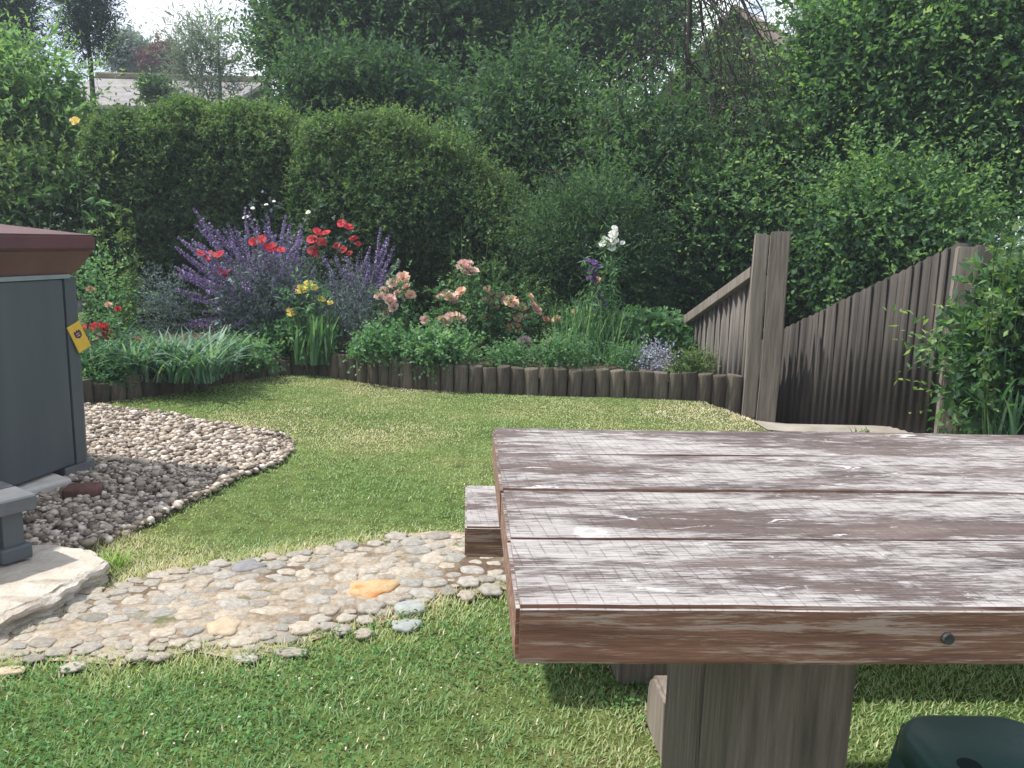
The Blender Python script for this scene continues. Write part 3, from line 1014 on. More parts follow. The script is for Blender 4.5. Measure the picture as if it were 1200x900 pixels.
def slant_box(name, p0, p1, z00, z01, z10, z11, th, mat, parent, side):
    d = (p1 - p0).normalized(); n_ = Vector((d.y, -d.x, 0)) * side
    bm = bmesh.new()
    vs = []
    for p, z0, z1 in ((p0, z00, z01), (p1, z10, z11)):
        for of in (0, th):
            for z in (z0, z1): vs.append(bm.verts.new((p.x + n_.x * of, p.y + n_.y * of, z)))
    for f in ((0, 1, 3, 2), (4, 6, 7, 5), (0, 4, 5, 1), (2, 3, 7, 6), (1, 5, 7, 3), (0, 2, 6, 4)):
        bm.faces.new([vs[i] for i in f])
    bmesh.ops.recalc_face_normals(bm, faces=bm.faces[:])
    bmesh.ops.bevel(bm, geom=bm.edges[:], offset=0.004, segments=1, affect='EDGES')
    return obj_bm(name, bm, mat, parent)


def post(name, x, y, w_, d_, z0, z1, rz, mat, parent, cut=0.0, seed=0):
    bm = bmesh.new()
    rr = random.Random(seed)
    for k, z in enumerate(np.linspace(z0, z1, 9)):
        pass
    box(bm, (-w_ / 2, -d_ / 2, z0), (w_ / 2, d_ / 2, z1), 0)
    for z in np.linspace(z0, z1, 9)[1:-1]:
        bmesh.ops.bisect_plane(bm, geom=bm.verts[:] + bm.edges[:] + bm.faces[:], plane_co=(0, 0, z), plane_no=(0, 0, 1))
    bmesh.ops.bevel(bm, geom=[e for e in bm.edges if e.calc_face_angle(0) > 1], offset=0.007, segments=2, affect='EDGES')
    a1 = rr.uniform(0, 6)
    for v in bm.verts:
        v.co.x += 0.004 * math.sin(v.co.z * 5 + a1)
        if v.co.z > z1 - 0.02: v.co.z += cut * v.co.x / w_
    o = obj_bm(name, bm, mat, parent)
    o.rotation_euler = (0, 0, rz); o.location = (x, y, 0)
    return o


d2 = Vector((CE[0], CE[1], 0)).normalized()
# left fence with its cap rail
L0 = Vector((1.775, 5.95, 0))
FL = empty('board_fence', (0, 0, 0), 'short grey board fence with a sloping top rail behind the flower bed end', 'fence')
zr0 = PD(884, 318, 5.95).z; q = PD(820, 364, 6.62); sl = (q.z - zr0) / 0.72
board_panel('board_panel', L0, d2, 0.92, lambda s: zr0 - 0.03 + sl * s, lambda s: -0.25 + sl * s, 0.066, FWB, FL, -1, 3)
slant_box('rail', L0 - Vector((0.075, 0.024, 0)) + d2 * 0.0, L0 - Vector((0.075, 0.024, 0)) + d2 * 0.92, zr0 - 0.045, zr0 + 0.035, zr0 - 0.045 + sl * 0.92, zr0 + 0.035 + sl * 0.92, 0.11, POSTW, FL, 1)
tag(FL)
FL_p = post('fence_post', PD(883, 400, 5.86).x - 0.0, 5.86, 0.092, 0.10, -0.1, 1.225, -0.15, POSTW, FL, -0.01, 1)
gp = PD(905, 400, 5.42)
o = post('gate_post', gp.x, gp.y, 0.122, 0.11, -0.15, PD(912, 271, 5.42).z, -0.25, plain('brown_post_wood', (0.105, 0.088, 0.074), (0.20, 0.17, 0.148), 5, 0.85, 0.5, (14, 14, 0.8)), None, 0.006, 2)
tag(o, 'thick square timber gate post, nearest of the pair at the lawn corner', 'post')

# right fence running down beside the path
R0 = Vector((2.60, 4.82, 0))
FR = empty('close_board_fence', (0, 0, 0), 'long dark brown close board fence sloping down on the right', 'fence')
zA = PD(1130, 287, 4.8).z
board_panel('board_panel', R0, d2, 3.3, lambda s: zA + 0.01 - 0.43 * s, lambda s: -0.06 - 0.43 * max(0, (R0.y + s * d2.y) - 5.25), 0.066, FWDB, FR, -1, 5)
for s in (0.1, 1.6):
    p = R0 + d2 * s
for zz in (0.25, 0.8):
    slant_box('rail', R0 + Vector((0.070, 0.022, 0)), R0 + Vector((0.070, 0.022, 0)) + d2 * 3.2, zz, zz + 0.07, zz - 1.37, zz - 1.30, 0.04, FWD, FR, 1)
q = PD(1131, 300, 4.72); post('fence_post', q.x, 4.72, 0.098, 0.10, -0.1, PD(1131, 289, 4.72).z, -0.3, POSTW, FR, 0.0, 3)
q = PD(1152, 300, 4.66); post('fence_post', q.x, 4.66, 0.085, 0.10, -0.1, PD(1152, 287, 4.66).z, -0.3, FW, FR, 0.0, 4)

# ------------------------------------------------------------------ log edging
LOGM, nt, b = new_mat('edging_log_wood')
v = coords(nt, (8, 8, 1.1)); oi = N(nt, 'ShaderNodeObjectInfo')
c = ramp(nt, oi.outputs['Random'], [(0, (0.050, 0.041, 0.034)), (0.5, (0.080, 0.067, 0.056)), (1, (0.122, 0.104, 0.088))])
c = mixc(nt, 1, c, ramp(nt, noise(nt, v, 6, 6, 0.65), [(0.3, (0.5, 0.5, 0.5)), (0.68, (1.45, 1.4, 1.3))]), 'MULTIPLY')
nt.links.new(c, b.inputs['Base Color']); setin(b, Roughness=0.9)
bump(nt, b, noise(nt, v, 12, 5, 0.6), 0.7, 0.01)


def log_mesh(seed):
    rr = random.Random(seed); bm = bmesh.new(); n = 16
    ph = rr.uniform(0, 6); rings = []
    for z, s in ((-0.1, 0.98), (0.05, 1.0), (0.12, 1.01), (0.186, 1.0), (0.197, 0.96), (0.2, 0.90)):
        rg = []
        for k in range(n):
            a = 2 * math.pi * k / n
            r_ = 0.056 * s * (1 + 0.04 * math.sin(3 * a + ph) + 0.03 * math.sin(5 * a + z * 20))
            y = r_ * math.sin(a) * 0.72
            if y > 0.02: y = 0.02 + (y - 0.02) * 0.25
            rg.append(bm.verts.new((r_ * math.cos(a), y, z + (0.006 * math.cos(a + ph) if z > 0.15 else 0))))
        rings.append(rg)
    for r1, r2 in zip(rings, rings[1:]):
        for k in range(n):
            j = (k + 1) % n; bm.faces.new((r1[k], r1[j], r2[j], r2[k]))
    bm.faces.new(rings[-1]); bm.normal_update()
    me = bpy.data.meshes.new('edging_log'); bm.to_mesh(me); bm.free(); me.materials.append(LOGM)
    for p in me.polygons: p.use_smooth = abs(p.normal.z) < 0.9
    return me


logm = [log_mesh(i) for i in range(6)]
pts = [Vector(p) for p in edge_line]
seg = [(pts[i], pts[i + 1]) for i in range(len(pts) - 1)]
tot = 0.0; nxt = 0.058
for a_, b_ in seg:
    L = (b_ - a_).length
    while nxt < tot + L:
        p = a_ + (b_ - a_) * ((nxt - tot) / L); d = (b_ - a_).normalized()
        o = bpy.data.objects.new('edging_log', random.choice(logm))
        low = p.x < -1.45
        o.location = (p.x, p.y, -0.0)
        o.scale = (random.uniform(0.90, 1.0), random.uniform(.8, 1.1), (random.uniform(0.58, 0.80) if low else random.uniform(0.94, 1.03)))
        o.rotation_euler = (random.uniform(-.05, .05), random.uniform(-.04, .04), math.atan2(d.y, d.x) + math.pi)
        link(o)
        if low: tag(o, 'short dark log stake of the bed edging, half hidden by leaves', 'edging log', 'short log stakes at the left of the bed')
        else: tag(o, 'upright brown half log stake edging the flower bed', 'edging log', 'log stakes edging the flower bed')
        nxt += 0.107
    tot += L

# ------------------------------------------------------------------ leaves
def leaf_arrays(pos, axis, nrm, L, W, fold=0.12):
    axis = unit(axis); side = unit(np.cross(axis, nrm)); nn = np.cross(side, axis)
    L = np.asarray(L)[:, None]; W = np.asarray(W)[:, None]
    v0 = pos
    v1 = pos + axis * L * 0.42 + side * W * 0.5 + nn * W * fold
    v2 = pos + axis * L - nn * L * 0.10
    v3 = pos + axis * L * 0.42 - side * W * 0.5 + nn * W * fold
    V = np.stack([v0, v1, v2, v3], 1).reshape(-1, 3)
    i = np.arange(len(pos)) * 4
    Fc = np.concatenate([np.stack([i, i + 1, i + 2], -1), np.stack([i, i + 2, i + 3], -1)], 1).reshape(-1, 3)
    return V, Fc


def build_leaves(name, pos, axis, nrm, L, W, val, mat, parent, fold=0.12):
    V, Fc = leaf_arrays(pos, axis, nrm, L, W, fold)
    return mesh_np(name, V, [Fc], mat, parent, attr=np.repeat(np.clip(val, 0, 1), 2))


def sprays(o, d, n, slen, ll, lw, rng, spread=0.9, up=0.25, val=None):
    """o,d (S,3): n leaves along each shoot"""
    S = len(o)
    d = unit(d)
    t = (np.arange(n)[None, :] + rng.random((S, n))) / n
    sl_ = slen * rng.uniform(0.6, 1.3, (S, 1))
    pos = o[:, None, :] + d[:, None, :] * (t * sl_)[..., None]
    pos[..., 2] -= (t * t * sl_ * 0.18)
    rv = unit(rng.normal(size=(S, n, 3)))
    ax = unit(d[:, None, :] * 0.55 + rv * spread)
    nr = unit(rng.normal(size=(S, n, 3)) * 0.7 + np.array([0, 0, 1.0]) * 1.0)
    sz = rng.uniform(0.6, 1.25, (S, n)) * (1.1 - 0.45 * t)
    sv = rng.random((S, 1)) if val is None else val[:, None]
    vv = np.clip(0.55 * sv + 0.25 * rng.random((S, n)) + 0.20 * t, 0, 1)
    f = lambda a: a.reshape(-1, *a.shape[2:])
    return f(pos), f(ax), f(nr), f(ll * sz), f(lw * sz), f(vv)


def cat(parts):
    return [np.concatenate(z) for z in zip(*parts)]


def blob_shoots(c, r, n, rng, shell=0.55, upb=0.25, front=True):
    u_ = unit(rng.normal(size=(n, 3)))
    if front:                       # rather more of the shoots on the side towards the garden
        fl = (u_[:, 1] > 0.35) & (rng.random(n) < 0.55)
        u_[fl, 1] *= -1
    k = shell + (1 - shell) * rng.random(n) ** 0.6
    r = np.asarray(r)
    pos = np.asarray(c) + u_ * r * k[:, None]
    out = unit(u_ / r) * 1.0 + np.array([0, 0, upb]) + rng.normal(size=(n, 3)) * 0.35
    return pos, unit(out)


def lumps(c, r, k, rng, size=(0.35, 0.55)):
    """k smaller masses making up one uneven crown"""
    out = []
    for _ in range(k):
        u_ = unit(rng.normal(size=3)); s = rng.uniform(*size); t = rng.uniform(0.35, 1.0) * (1.02 - s)
        out.append((np.asarray(c) + u_ * np.asarray(r) * t, np.asarray(r) * s))
    return out


BARK = plain('bark', (0.035, 0.028, 0.022), (0.085, 0.068, 0.052), 12, 0.95, 0.8, (3, 3, 1))
TWIG = plain('twig_bark', (0.022, 0.018, 0.016), (0.05, 0.042, 0.036), 12, 0.95, 0.4)


def branching(base, top, r0, rng, nl=7, spread=1.0, lean=0.15, limb_r=0.35):
    base = np.asarray(base, float); top = np.asarray(top, float)
    t = np.linspace(0, 1, 9)[:, None]
    H_ = np.linalg.norm(top - base)
    wob = np.cumsum(rng.normal(0, lean * H_ * 0.03, (9, 3)), axis=0); wob[:, 2] = 0; wob -= wob[0]
    tr = base + (top - base) * t + wob
    paths = [(tr, r0 * (1 - 0.8 * t[:, 0]))]
    for k in range(nl):
        f = rng.uniform(0.28, 0.92); i = int(f * 8); p = tr[i]
        a = rng.uniform(0, 6.283); e = rng.uniform(0.3, 1.0)
        d = np.array([math.cos(a), math.sin(a), e]); L = spread * rng.uniform(0.5, 1.0)
        s = np.linspace(0, 1, 6)[:, None]
        lw = p + d * s * L + np.cumsum(rng.normal(0, 0.04 * L, (6, 3)), axis=0)
        rr_ = r0 * limb_r * (1 - 0.75 * s[:, 0])
        paths.append((lw, rr_))
        for q in range(3):
            j = rng.integers(2, 6); d3 = d + rng.normal(0, 0.6, 3)
            s2 = np.linspace(0, 1, 4)[:, None]
            paths.append((lw[j] + unit(d3) * s2 * L * 0.5, np.maximum(0.004, rr_[j] * 0.6 * (1 - 0.7 * s2[:, 0]))))
    return paths


def gz(x, y):
    return float(terrain(np.array([x]), np.array([y]))[0])


def tree(name, label, cat_, px, depth, crown_px, n, ll, lw, mat, rng_seed, k=10, spl=0.35, nl=7, group=None, depth_r=None, size=(0.35, 0.55), trunk_r=0.1, base_px=None, per=9, inner=0.35, upb=0.25, spread=0.9, extra=None, trunk=True, shell=0.55):
    """crown_px = (cx, cy, half width, half height) in the photograph's pixels, at this depth"""
    rng = np.random.default_rng(rng_seed)
    c = np.array(PD(crown_px[0], crown_px[1], depth))
    sc_ = c[1] / F * 1.03
    r = np.array([crown_px[2] * sc_, depth_r or max(0.5, crown_px[2] * sc_ * 0.8), crown_px[3] * sc_])
    bx, by = (PD(base_px, 400, depth).x if base_px is not None else c[0]), depth + 0.2
    bz = gz(bx, by)
    root = empty(name, (bx, by, bz), label, cat_, group)
    sub = lumps(c, r, k, rng, size) + [(c, r * 0.8)]
    wts = np.array([np.prod(s_[1]) ** (2 / 3) for s_ in sub]); wts[-1] *= 0.6; wts /= wts.sum()
    parts = []
    for (cc, rr_), w_ in zip(sub, wts):
        m_ = max(4, int(n * w_))
        o, d = blob_shoots(cc, rr_, m_, rng, shell, upb)
        lumpv = np.clip(rng.normal(0.42, 0.28) + 0.3 * d[:, 2] - 0.1 + rng.normal(0, 0.18, m_), 0, 1)  # upward shoots get lighter leaves: light from above put into the leaf tone
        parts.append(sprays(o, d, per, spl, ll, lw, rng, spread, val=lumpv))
    ne = int(n * 0.05) if extra is None else extra
    if ne:
        o, d = blob_shoots(c, r * 0.93, ne, rng, 0.9, 0.5)
        parts.append(sprays(o, d, 14, spl * 1.7, ll, lw, rng, spread * 0.8, val=rng.uniform(.5, 1, ne)))
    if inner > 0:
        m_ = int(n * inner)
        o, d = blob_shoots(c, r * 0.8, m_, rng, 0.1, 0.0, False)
        parts.append(sprays(o, d, 4, spl, ll * 1.9, lw * 1.9, rng, 1.2, val=rng.random(m_) * 0.35))  # inner leaves take only dark tones: shade inside the crown put into colour
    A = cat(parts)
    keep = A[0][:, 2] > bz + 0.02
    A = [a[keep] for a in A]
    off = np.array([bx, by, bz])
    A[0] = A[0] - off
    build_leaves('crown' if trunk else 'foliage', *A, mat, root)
    if trunk:
        V, Fq = tube_np(branching((0, 0, -0.1), (c[0] - bx + rng.normal(0, .1), rng.normal(0, .1), c[2] + r[2] * 0.75 - bz), trunk_r, rng, nl, r[0] * 0.8), 6)
        mesh_np('trunk', V, Fq, BARK, root, smooth=True)
    return root


# foliage colours
L_HEDGE = leaf_mat('hedge_leaf', [(0.010, 0.024, 0.010), (0.022, 0.050, 0.018), (0.052, 0.092, 0.028), (0.130, 0.180, 0.055)], 0.38)
L_PALE = leaf_mat('pale_leaf', [(0.022, 0.050, 0.022), (0.045, 0.090, 0.035), (0.085, 0.150, 0.055), (0.14, 0.20, 0.07)], 0.50)
L_DARK = leaf_mat('dark_leaf', [(0.010, 0.024, 0.014), (0.018, 0.042, 0.018), (0.036, 0.074, 0.028), (0.085, 0.140, 0.045)], 0.38)
L_YEW = leaf_mat('yew_leaf', [(0.007, 0.020, 0.012), (0.014, 0.036, 0.018), (0.026, 0.060, 0.026), (0.05, 0.09, 0.034)], 0.15)
L_GREY = leaf_mat('grey_leaf', [(0.040, 0.060, 0.045), (0.075, 0.105, 0.080), (0.12, 0.155, 0.115), (0.17, 0.20, 0.15)], 0.30)
L_RIGHT = leaf_mat('bright_leaf', [(0.012, 0.030, 0.014), (0.024, 0.058, 0.022), (0.055, 0.110, 0.034), (0.16, 0.245, 0.065)], 0.42)
L_CON = leaf_mat('conifer_leaf', [(0.010, 0.022, 0.017), (0.018, 0.036, 0.025), (0.030, 0.052, 0.034), (0.045, 0.07, 0.04)], 0.1)
L_BED = leaf_mat('bed_leaf', [(0.018, 0.045, 0.018), (0.035, 0.085, 0.030), (0.065, 0.130, 0.050), (0.13, 0.20, 0.085)], 0.40, gain=2.2)
L_LIME = leaf_mat('lime_leaf', [(0.05, 0.10, 0.03), (0.09, 0.16, 0.045), (0.16, 0.24, 0.07), (0.26, 0.33, 0.12)], 0.35, gain=1.1)
L_STRAP = leaf_mat('strap_leaf', [(0.022, 0.060, 0.030), (0.040, 0.095, 0.045), (0.07, 0.135, 0.065), (0.14, 0.20, 0.11)], 0.3, 0.5, 0.3)
L_LAV = leaf_mat('lavender_leaf', [(0.030, 0.048, 0.040), (0.055, 0.080, 0.064), (0.09, 0.12, 0.095), (0.13, 0.16, 0.125)], 0.2, 0.7)
L_RED = leaf_mat('copper_leaf', [(0.03, 0.012, 0.014), (0.05, 0.02, 0.022), (0.075, 0.03, 0.03), (0.09, 0.04, 0.035)], 0.2)
C_PUR = leaf_mat('purple_flower', [(0.085, 0.068, 0.105), (0.16, 0.130, 0.178), (0.24, 0.200, 0.25), (0.36, 0.32, 0.36)], 0.25, 0.7, 0.1, (1.1, 1, 1.1), gain=1.4)

# ------------------------------------------------------------------ hedge: two clipped masses
def hedge(name, label, cat_, xs_px, tops_px, depth, thick, n, ll, lw, mat, seed, bottom=0.1, per=8, spl=0.16, round_=0.35, rough_=0.14):
    rng = np.random.default_rng(seed)
    pts = [PD(x, y, depth) for x, y in zip(xs_px, tops_px)]
    X = np.array([p.x for p in pts]); Z = np.array([p.z for p in pts])
    cx, cy = X.mean(), depth + thick / 2
    bz = min(0.0, gz(cx, cy + 0.3))
    root = empty(name, (cx, cy, bz), label, cat_)
    # face towards us, top, ends and inside
    def top(x): return np.interp(x, X, Z)
    parts = []
    for kind, frac in (('face', 0.48), ('top', 0.24), ('in', 0.23), ('end', 0.05)):
        m_ = int(n * frac)
        x = rng.uniform(X.min(), X.max(), m_)
        tz = top(x) * 1.0
        if kind == 'face':
            z = bottom + (tz - bottom) * rng.random(m_) ** 0.85
            y = np.zeros(m_); dd = np.array([0, -1.0, 0.35])
        elif kind == 'top':
            y = rng.random(m_) ** 1.3 * thick; z = tz.copy(); dd = np.array([0, -0.25, 1.0])
        elif kind == 'in':
            y = rng.uniform(0.1, thick, m_); z = bottom + (tz - bottom) * rng.random(m_) * 0.95; dd = np.array([0, -0.6, 0.4])
        else:
            x = np.where(rng.random(m_) < 0.5, X.min(), X.max()) + rng.normal(0, 0.05, m_); tz = top(x)
            y = rng.random(m_) * thick; z = bottom + (tz - bottom) * rng.random(m_); dd = np.array([0, -0.3, 0.5])
        # bulges
        bul = (fbm(x * 1.5 + 3, z * 1.5 + seed, seed) - 0.5) * 2 * rough_ * 2.0
        fine = (fbm(x * 5 + 3, z * 5 + seed, seed + 4) - 0.5) * 2 * rough_
        hh = np.clip((tz - z) / round_, 0, 1)
        inset = round_ * (1 - np.sqrt(np.clip(1 - (1 - hh) ** 2, 0, 1))) * 0.8
        yy = depth + y + (inset if kind != 'top' else 0) - bul - fine + rng.normal(0, 0.05, m_)
        if kind == 'top':
            z = z + (bul + fine) * 0.8 - np.clip((0.35 - y) / 0.35, 0, 1) ** 2 * round_ * 0.5
        o = np.stack([x, yy, z], -1)
        d = dd + rng.normal(0, 0.45, (m_, 3))
        val = np.clip(0.10 + 0.8 * fbm(x * 3, z * 3, seed + 9) + rng.normal(0, 0.15, m_) - 0.1 + (0.22 if kind == 'top' else 0), 0, 1)  # top leaves lightened: the lit hedge top is put into the leaf tone
        if kind == 'in': val *= 0.5  # inner leaves darkened: shade inside the hedge put into their colour
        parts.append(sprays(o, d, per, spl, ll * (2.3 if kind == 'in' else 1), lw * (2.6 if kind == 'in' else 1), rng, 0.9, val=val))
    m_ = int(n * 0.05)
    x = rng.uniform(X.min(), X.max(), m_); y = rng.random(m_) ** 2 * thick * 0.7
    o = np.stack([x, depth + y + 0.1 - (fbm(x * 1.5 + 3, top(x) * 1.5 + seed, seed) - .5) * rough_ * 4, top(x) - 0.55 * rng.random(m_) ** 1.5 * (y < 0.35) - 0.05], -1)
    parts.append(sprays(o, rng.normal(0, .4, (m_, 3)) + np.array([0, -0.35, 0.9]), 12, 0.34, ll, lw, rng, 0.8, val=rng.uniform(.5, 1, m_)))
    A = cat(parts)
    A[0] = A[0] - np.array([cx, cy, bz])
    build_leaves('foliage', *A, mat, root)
    paths = []
    for x in np.arange(X.min() + 0.3, X.max(), 0.55):
        b_ = np.array([x - cx + rng.normal(0, .1), rng.normal(0.1, .1), 0])
        paths += branching(b_, b_ + np.array([rng.normal(0, .1), 0, top(x) - bz - 0.5]), 0.03, rng, 4, 0.5)
    V, Fq = tube_np(paths, 5)
    mesh_np('stems', V, Fq, BARK, root)
    return root


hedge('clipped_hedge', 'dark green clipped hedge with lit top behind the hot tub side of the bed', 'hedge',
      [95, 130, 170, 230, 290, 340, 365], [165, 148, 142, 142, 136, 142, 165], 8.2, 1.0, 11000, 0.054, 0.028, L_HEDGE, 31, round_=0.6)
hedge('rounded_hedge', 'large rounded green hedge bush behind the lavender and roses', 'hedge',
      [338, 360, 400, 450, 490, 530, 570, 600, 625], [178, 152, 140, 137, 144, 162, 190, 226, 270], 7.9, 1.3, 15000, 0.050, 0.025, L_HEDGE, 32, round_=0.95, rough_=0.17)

# ------------------------------------------------------------------ trees and shrubs
tree('elder_shrub', 'tall pale green feathery shrub at the far left of the garden', 'shrub', 0, 8.9, (5, 155, 112, 118), 3000, 0.085, 0.032, L_PALE, 41, k=14, spl=0.34, base_px=30, trunk_r=0.07, upb=0.1)
tree('leafy_shrub', 'darker green shrub filling the gap between hot tub and hedge', 'shrub', 0, 8.3, (45, 255, 120, 75), 2200, 0.075, 0.034, L_HEDGE, 42, k=9, spl=0.3, base_px=50, trunk_r=0.05)
tree('conifer', 'dark pointed conifer rising against the sky at top left', 'tree', 0, 13.5, (102, 14, 21, 62), 800, 0.10, 0.022, L_CON, 43, k=12, spl=0.42, trunk_r=0.09, spread=0.6, upb=0.5, inner=0.1, nl=10, size=(0.28, 0.42))
tree('conifer', 'dark bushy conifer cut by the top left corner of the photo', 'tree', 0, 14.0, (0, 15, 34, 60), 1000, 0.10, 0.024, L_CON, 44, k=10, spl=0.42, trunk_r=0.09, spread=0.6, upb=0.4)
tree('willow', 'wispy grey green tree beside the patch of sky', 'tree', 0, 14.5, (246, 72, 40, 58), 650, 0.11, 0.022, L_GREY, 45, k=12, spl=0.55, trunk_r=0.08, upb=0.6, spread=0.5, inner=0.12, size=(0.25, 0.4))
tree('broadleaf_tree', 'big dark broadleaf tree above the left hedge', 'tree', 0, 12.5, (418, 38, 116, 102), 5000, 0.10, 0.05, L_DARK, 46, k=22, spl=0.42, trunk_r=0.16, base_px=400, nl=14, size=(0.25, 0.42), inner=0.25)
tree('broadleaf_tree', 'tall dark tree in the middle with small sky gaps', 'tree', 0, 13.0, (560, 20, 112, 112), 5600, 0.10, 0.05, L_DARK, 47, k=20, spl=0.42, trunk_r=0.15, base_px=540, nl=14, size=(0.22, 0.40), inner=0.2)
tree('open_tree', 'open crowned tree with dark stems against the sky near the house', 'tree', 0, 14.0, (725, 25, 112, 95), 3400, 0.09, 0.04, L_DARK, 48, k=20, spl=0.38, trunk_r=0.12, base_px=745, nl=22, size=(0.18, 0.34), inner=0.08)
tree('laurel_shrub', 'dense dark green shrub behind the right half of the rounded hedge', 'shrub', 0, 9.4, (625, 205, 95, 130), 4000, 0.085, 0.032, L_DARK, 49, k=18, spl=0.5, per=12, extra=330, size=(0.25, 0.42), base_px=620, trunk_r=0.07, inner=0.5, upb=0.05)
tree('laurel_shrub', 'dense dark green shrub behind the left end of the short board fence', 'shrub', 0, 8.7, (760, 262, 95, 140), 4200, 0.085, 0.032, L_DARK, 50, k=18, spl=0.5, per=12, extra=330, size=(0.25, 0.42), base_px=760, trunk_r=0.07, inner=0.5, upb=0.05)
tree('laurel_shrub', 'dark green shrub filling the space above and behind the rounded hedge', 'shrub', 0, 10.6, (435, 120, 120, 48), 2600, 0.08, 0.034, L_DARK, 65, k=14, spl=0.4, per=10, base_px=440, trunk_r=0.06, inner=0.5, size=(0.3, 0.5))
tree('yew_shrub', 'low dark fine leaved shrub behind the white flower spike', 'shrub', 0, 7.75, (690, 305, 95, 100), 4200, 0.042, 0.014, L_DARK, 51, k=16, spl=0.34, base_px=690, trunk_r=0.05, inner=0.6, upb=0.9, size=(0.25, 0.4), spread=0.6)
tree('thorn_shrub', 'fresh green shrub under the bare branches left of the gate post', 'shrub', 0, 8.2, (845, 262, 66, 78), 2200, 0.065, 0.03, L_RIGHT, 52, k=10, spl=0.28, base_px=850, trunk_r=0.05, inner=0.4)
tree('hornbeam_tree', 'large bright leaved tree filling the upper right', 'tree', 0, 8.6, (1035, 120, 108, 165), 4600, 0.070, 0.040, L_RIGHT, 53, k=22, spl=0.62, per=12, extra=420, base_px=1040, trunk_r=0.12, inner=0.5, size=(0.25, 0.42), upb=0.5)
tree('hornbeam_tree', 'tall dark leaved tree at the top right corner', 'tree', 0, 8.2, (1165, 90, 95, 190), 3900, 0.070, 0.040, L_RIGHT, 54, k=18, spl=0.62, per=12, extra=360, base_px=1170, trunk_r=0.12, inner=0.5, size=(0.25, 0.42), upb=0.5)
tree('poplar_tree', 'thin pale tree with fine stems behind the house roof at upper right', 'tree', 0, 17.0, (975, 35, 55, 75), 1300, 0.08, 0.035, L_GREY, 55, k=14, spl=0.45, trunk_r=0.06, base_px=970, nl=26, inner=0.05, upb=0.9, size=(0.2, 0.34))
tree('open_shrub', 'thin open shrub of fresh leaves screening the house gable', 'shrub', 0, 10.2, (852, 125, 82, 70), 1000, 0.055, 0.028, L_DARK, 64, k=14, spl=0.34, base_px=850, trunk_r=0.05, inner=0.05, nl=16, size=(0.22, 0.36))
tree('bramble_shrub', 'light green arching shrub leaning over the sloping fence', 'shrub', 0, 7.4, (1035, 282, 98, 72), 1900, 0.058, 0.036, L_RIGHT, 56, k=12, spl=0.60, per=12, extra=200, base_px=1030, trunk_r=0.05, inner=0.5, upb=0.2)
tree('ivy_shrub', 'dark leafy shrub in the gap between gate post and sloping fence', 'shrub', 0, 9.0, (915, 330, 55, 110), 1900, 0.06, 0.04, L_DARK, 57, k=8, spl=0.25, base_px=915, trunk_r=0.05, inner=0.6)
tree('border_shrub', 'leafy green shrub at the right edge in front of the fence end', 'shrub', 0, 4.35, (1200, 408, 66, 122), 1400, 0.062, 0.030, L_RIGHT, 58, k=14, spl=0.25, base_px=1185, trunk_r=0.02, inner=0.4, depth_r=0.36, nl=8, upb=0.3, size=(0.3, 0.5))
tree('low_shrub', 'dark leafy undergrowth shrub between the two laurels', 'shrub', 0, 8.5, (905, 215, 75, 80), 1300, 0.06, 0.035, L_DARK, 59, k=8, spl=0.28, base_px=905, trunk_r=0.05, inner=0.3)
# distant wood closing the view low down
rng = np.random.default_rng(77)
o_ = np.stack([rng.uniform(-30, 30, 9000), rng.uniform(24, 30, 9000), rng.uniform(-1.3, 4.6, 9000)], -1)
o_[:, 2] *= 0.75 + 0.5 * fbm(o_[:, 0] * 0.4, o_[:, 1] * 0.2, 8)
A = sprays(o_, rng.normal(size=(9000, 3)) + np.array([0, -0.4, 0.5]), 5, 0.6, 0.34, 0.2, rng, 0.9)
o = build_leaves('distant_wood', *A, L_DARK, None)
tag(o, 'far dark green belt of trees seen between the nearer trunks', kind='stuff')

# bare branched shrub in front of the house
rng = np.random.default_rng(88)
D0 = 8.9
bx_ = PD(797, 300, D0).x
rt = empty('bare_tree', (bx_, D0, gz(bx_, D0)), 'half bare small tree with dark arching branches in front of the house gable', 'tree')
org = np.array([bx_, D0, rt.location.z])
t = np.linspace(0, 1, 9)[:, None]
topz = PD(797, -110, D0).z - org[2]
trunk_ = np.concatenate([0.08 * np.sin(t * 5), 0.05 * np.cos(t * 4), topz * t], 1)
V, Fq = tube_np([(trunk_, 0.055 * (1 - 0.65 * t[:, 0]))], 7)
mesh_np('trunk', V, Fq, TWIG, rt, smooth=True)
paths = []
for k in range(52):
    right = rng.random() < 0.8
    a = np.array(PD(rng.uniform(830, 965) if right else rng.uniform(700, 780), rng.uniform(10, 265), D0 + rng.uniform(-1.0, 0.5))) - org
    p0 = trunk_[rng.integers(4, 9)] + rng.normal(0, .02, 3)
    t = np.linspace(0, 1, 9)[:, None]
    pp_ = p0 + (a - p0) * t + np.array([0, 0, 1.0]) * np.sin(t * 3.14) * rng.uniform(-0.15, 0.4)
    pp_ += np.cumsum(rng.normal(0, 0.022, (9, 3)), 0)
    paths.append((pp_, 0.012 * (1 - 0.8 * t[:, 0]) * rng.uniform(0.6, 1.2)))
    for q in range(7):
        j = rng.integers(2, 9); s2 = np.linspace(0, 1, 5)[:, None]
        d3 = unit(unit(pp_[-1] - pp_[0]) + rng.normal(0, 0.6, 3))
        paths.append((pp_[j] + d3 * s2 * rng.uniform(.2, .6) + np.cumsum(rng.normal(0, 0.015, (5, 3)), 0), 0.006 * (1 - 0.7 * s2[:, 0])))
V, Fq = tube_np(paths, 5)
mesh_np('branches', V, Fq, TWIG, rt, smooth=True)
pt = np.concatenate([p[0] for p in paths]); pt = pt[rng.integers(0, len(pt), 420)]
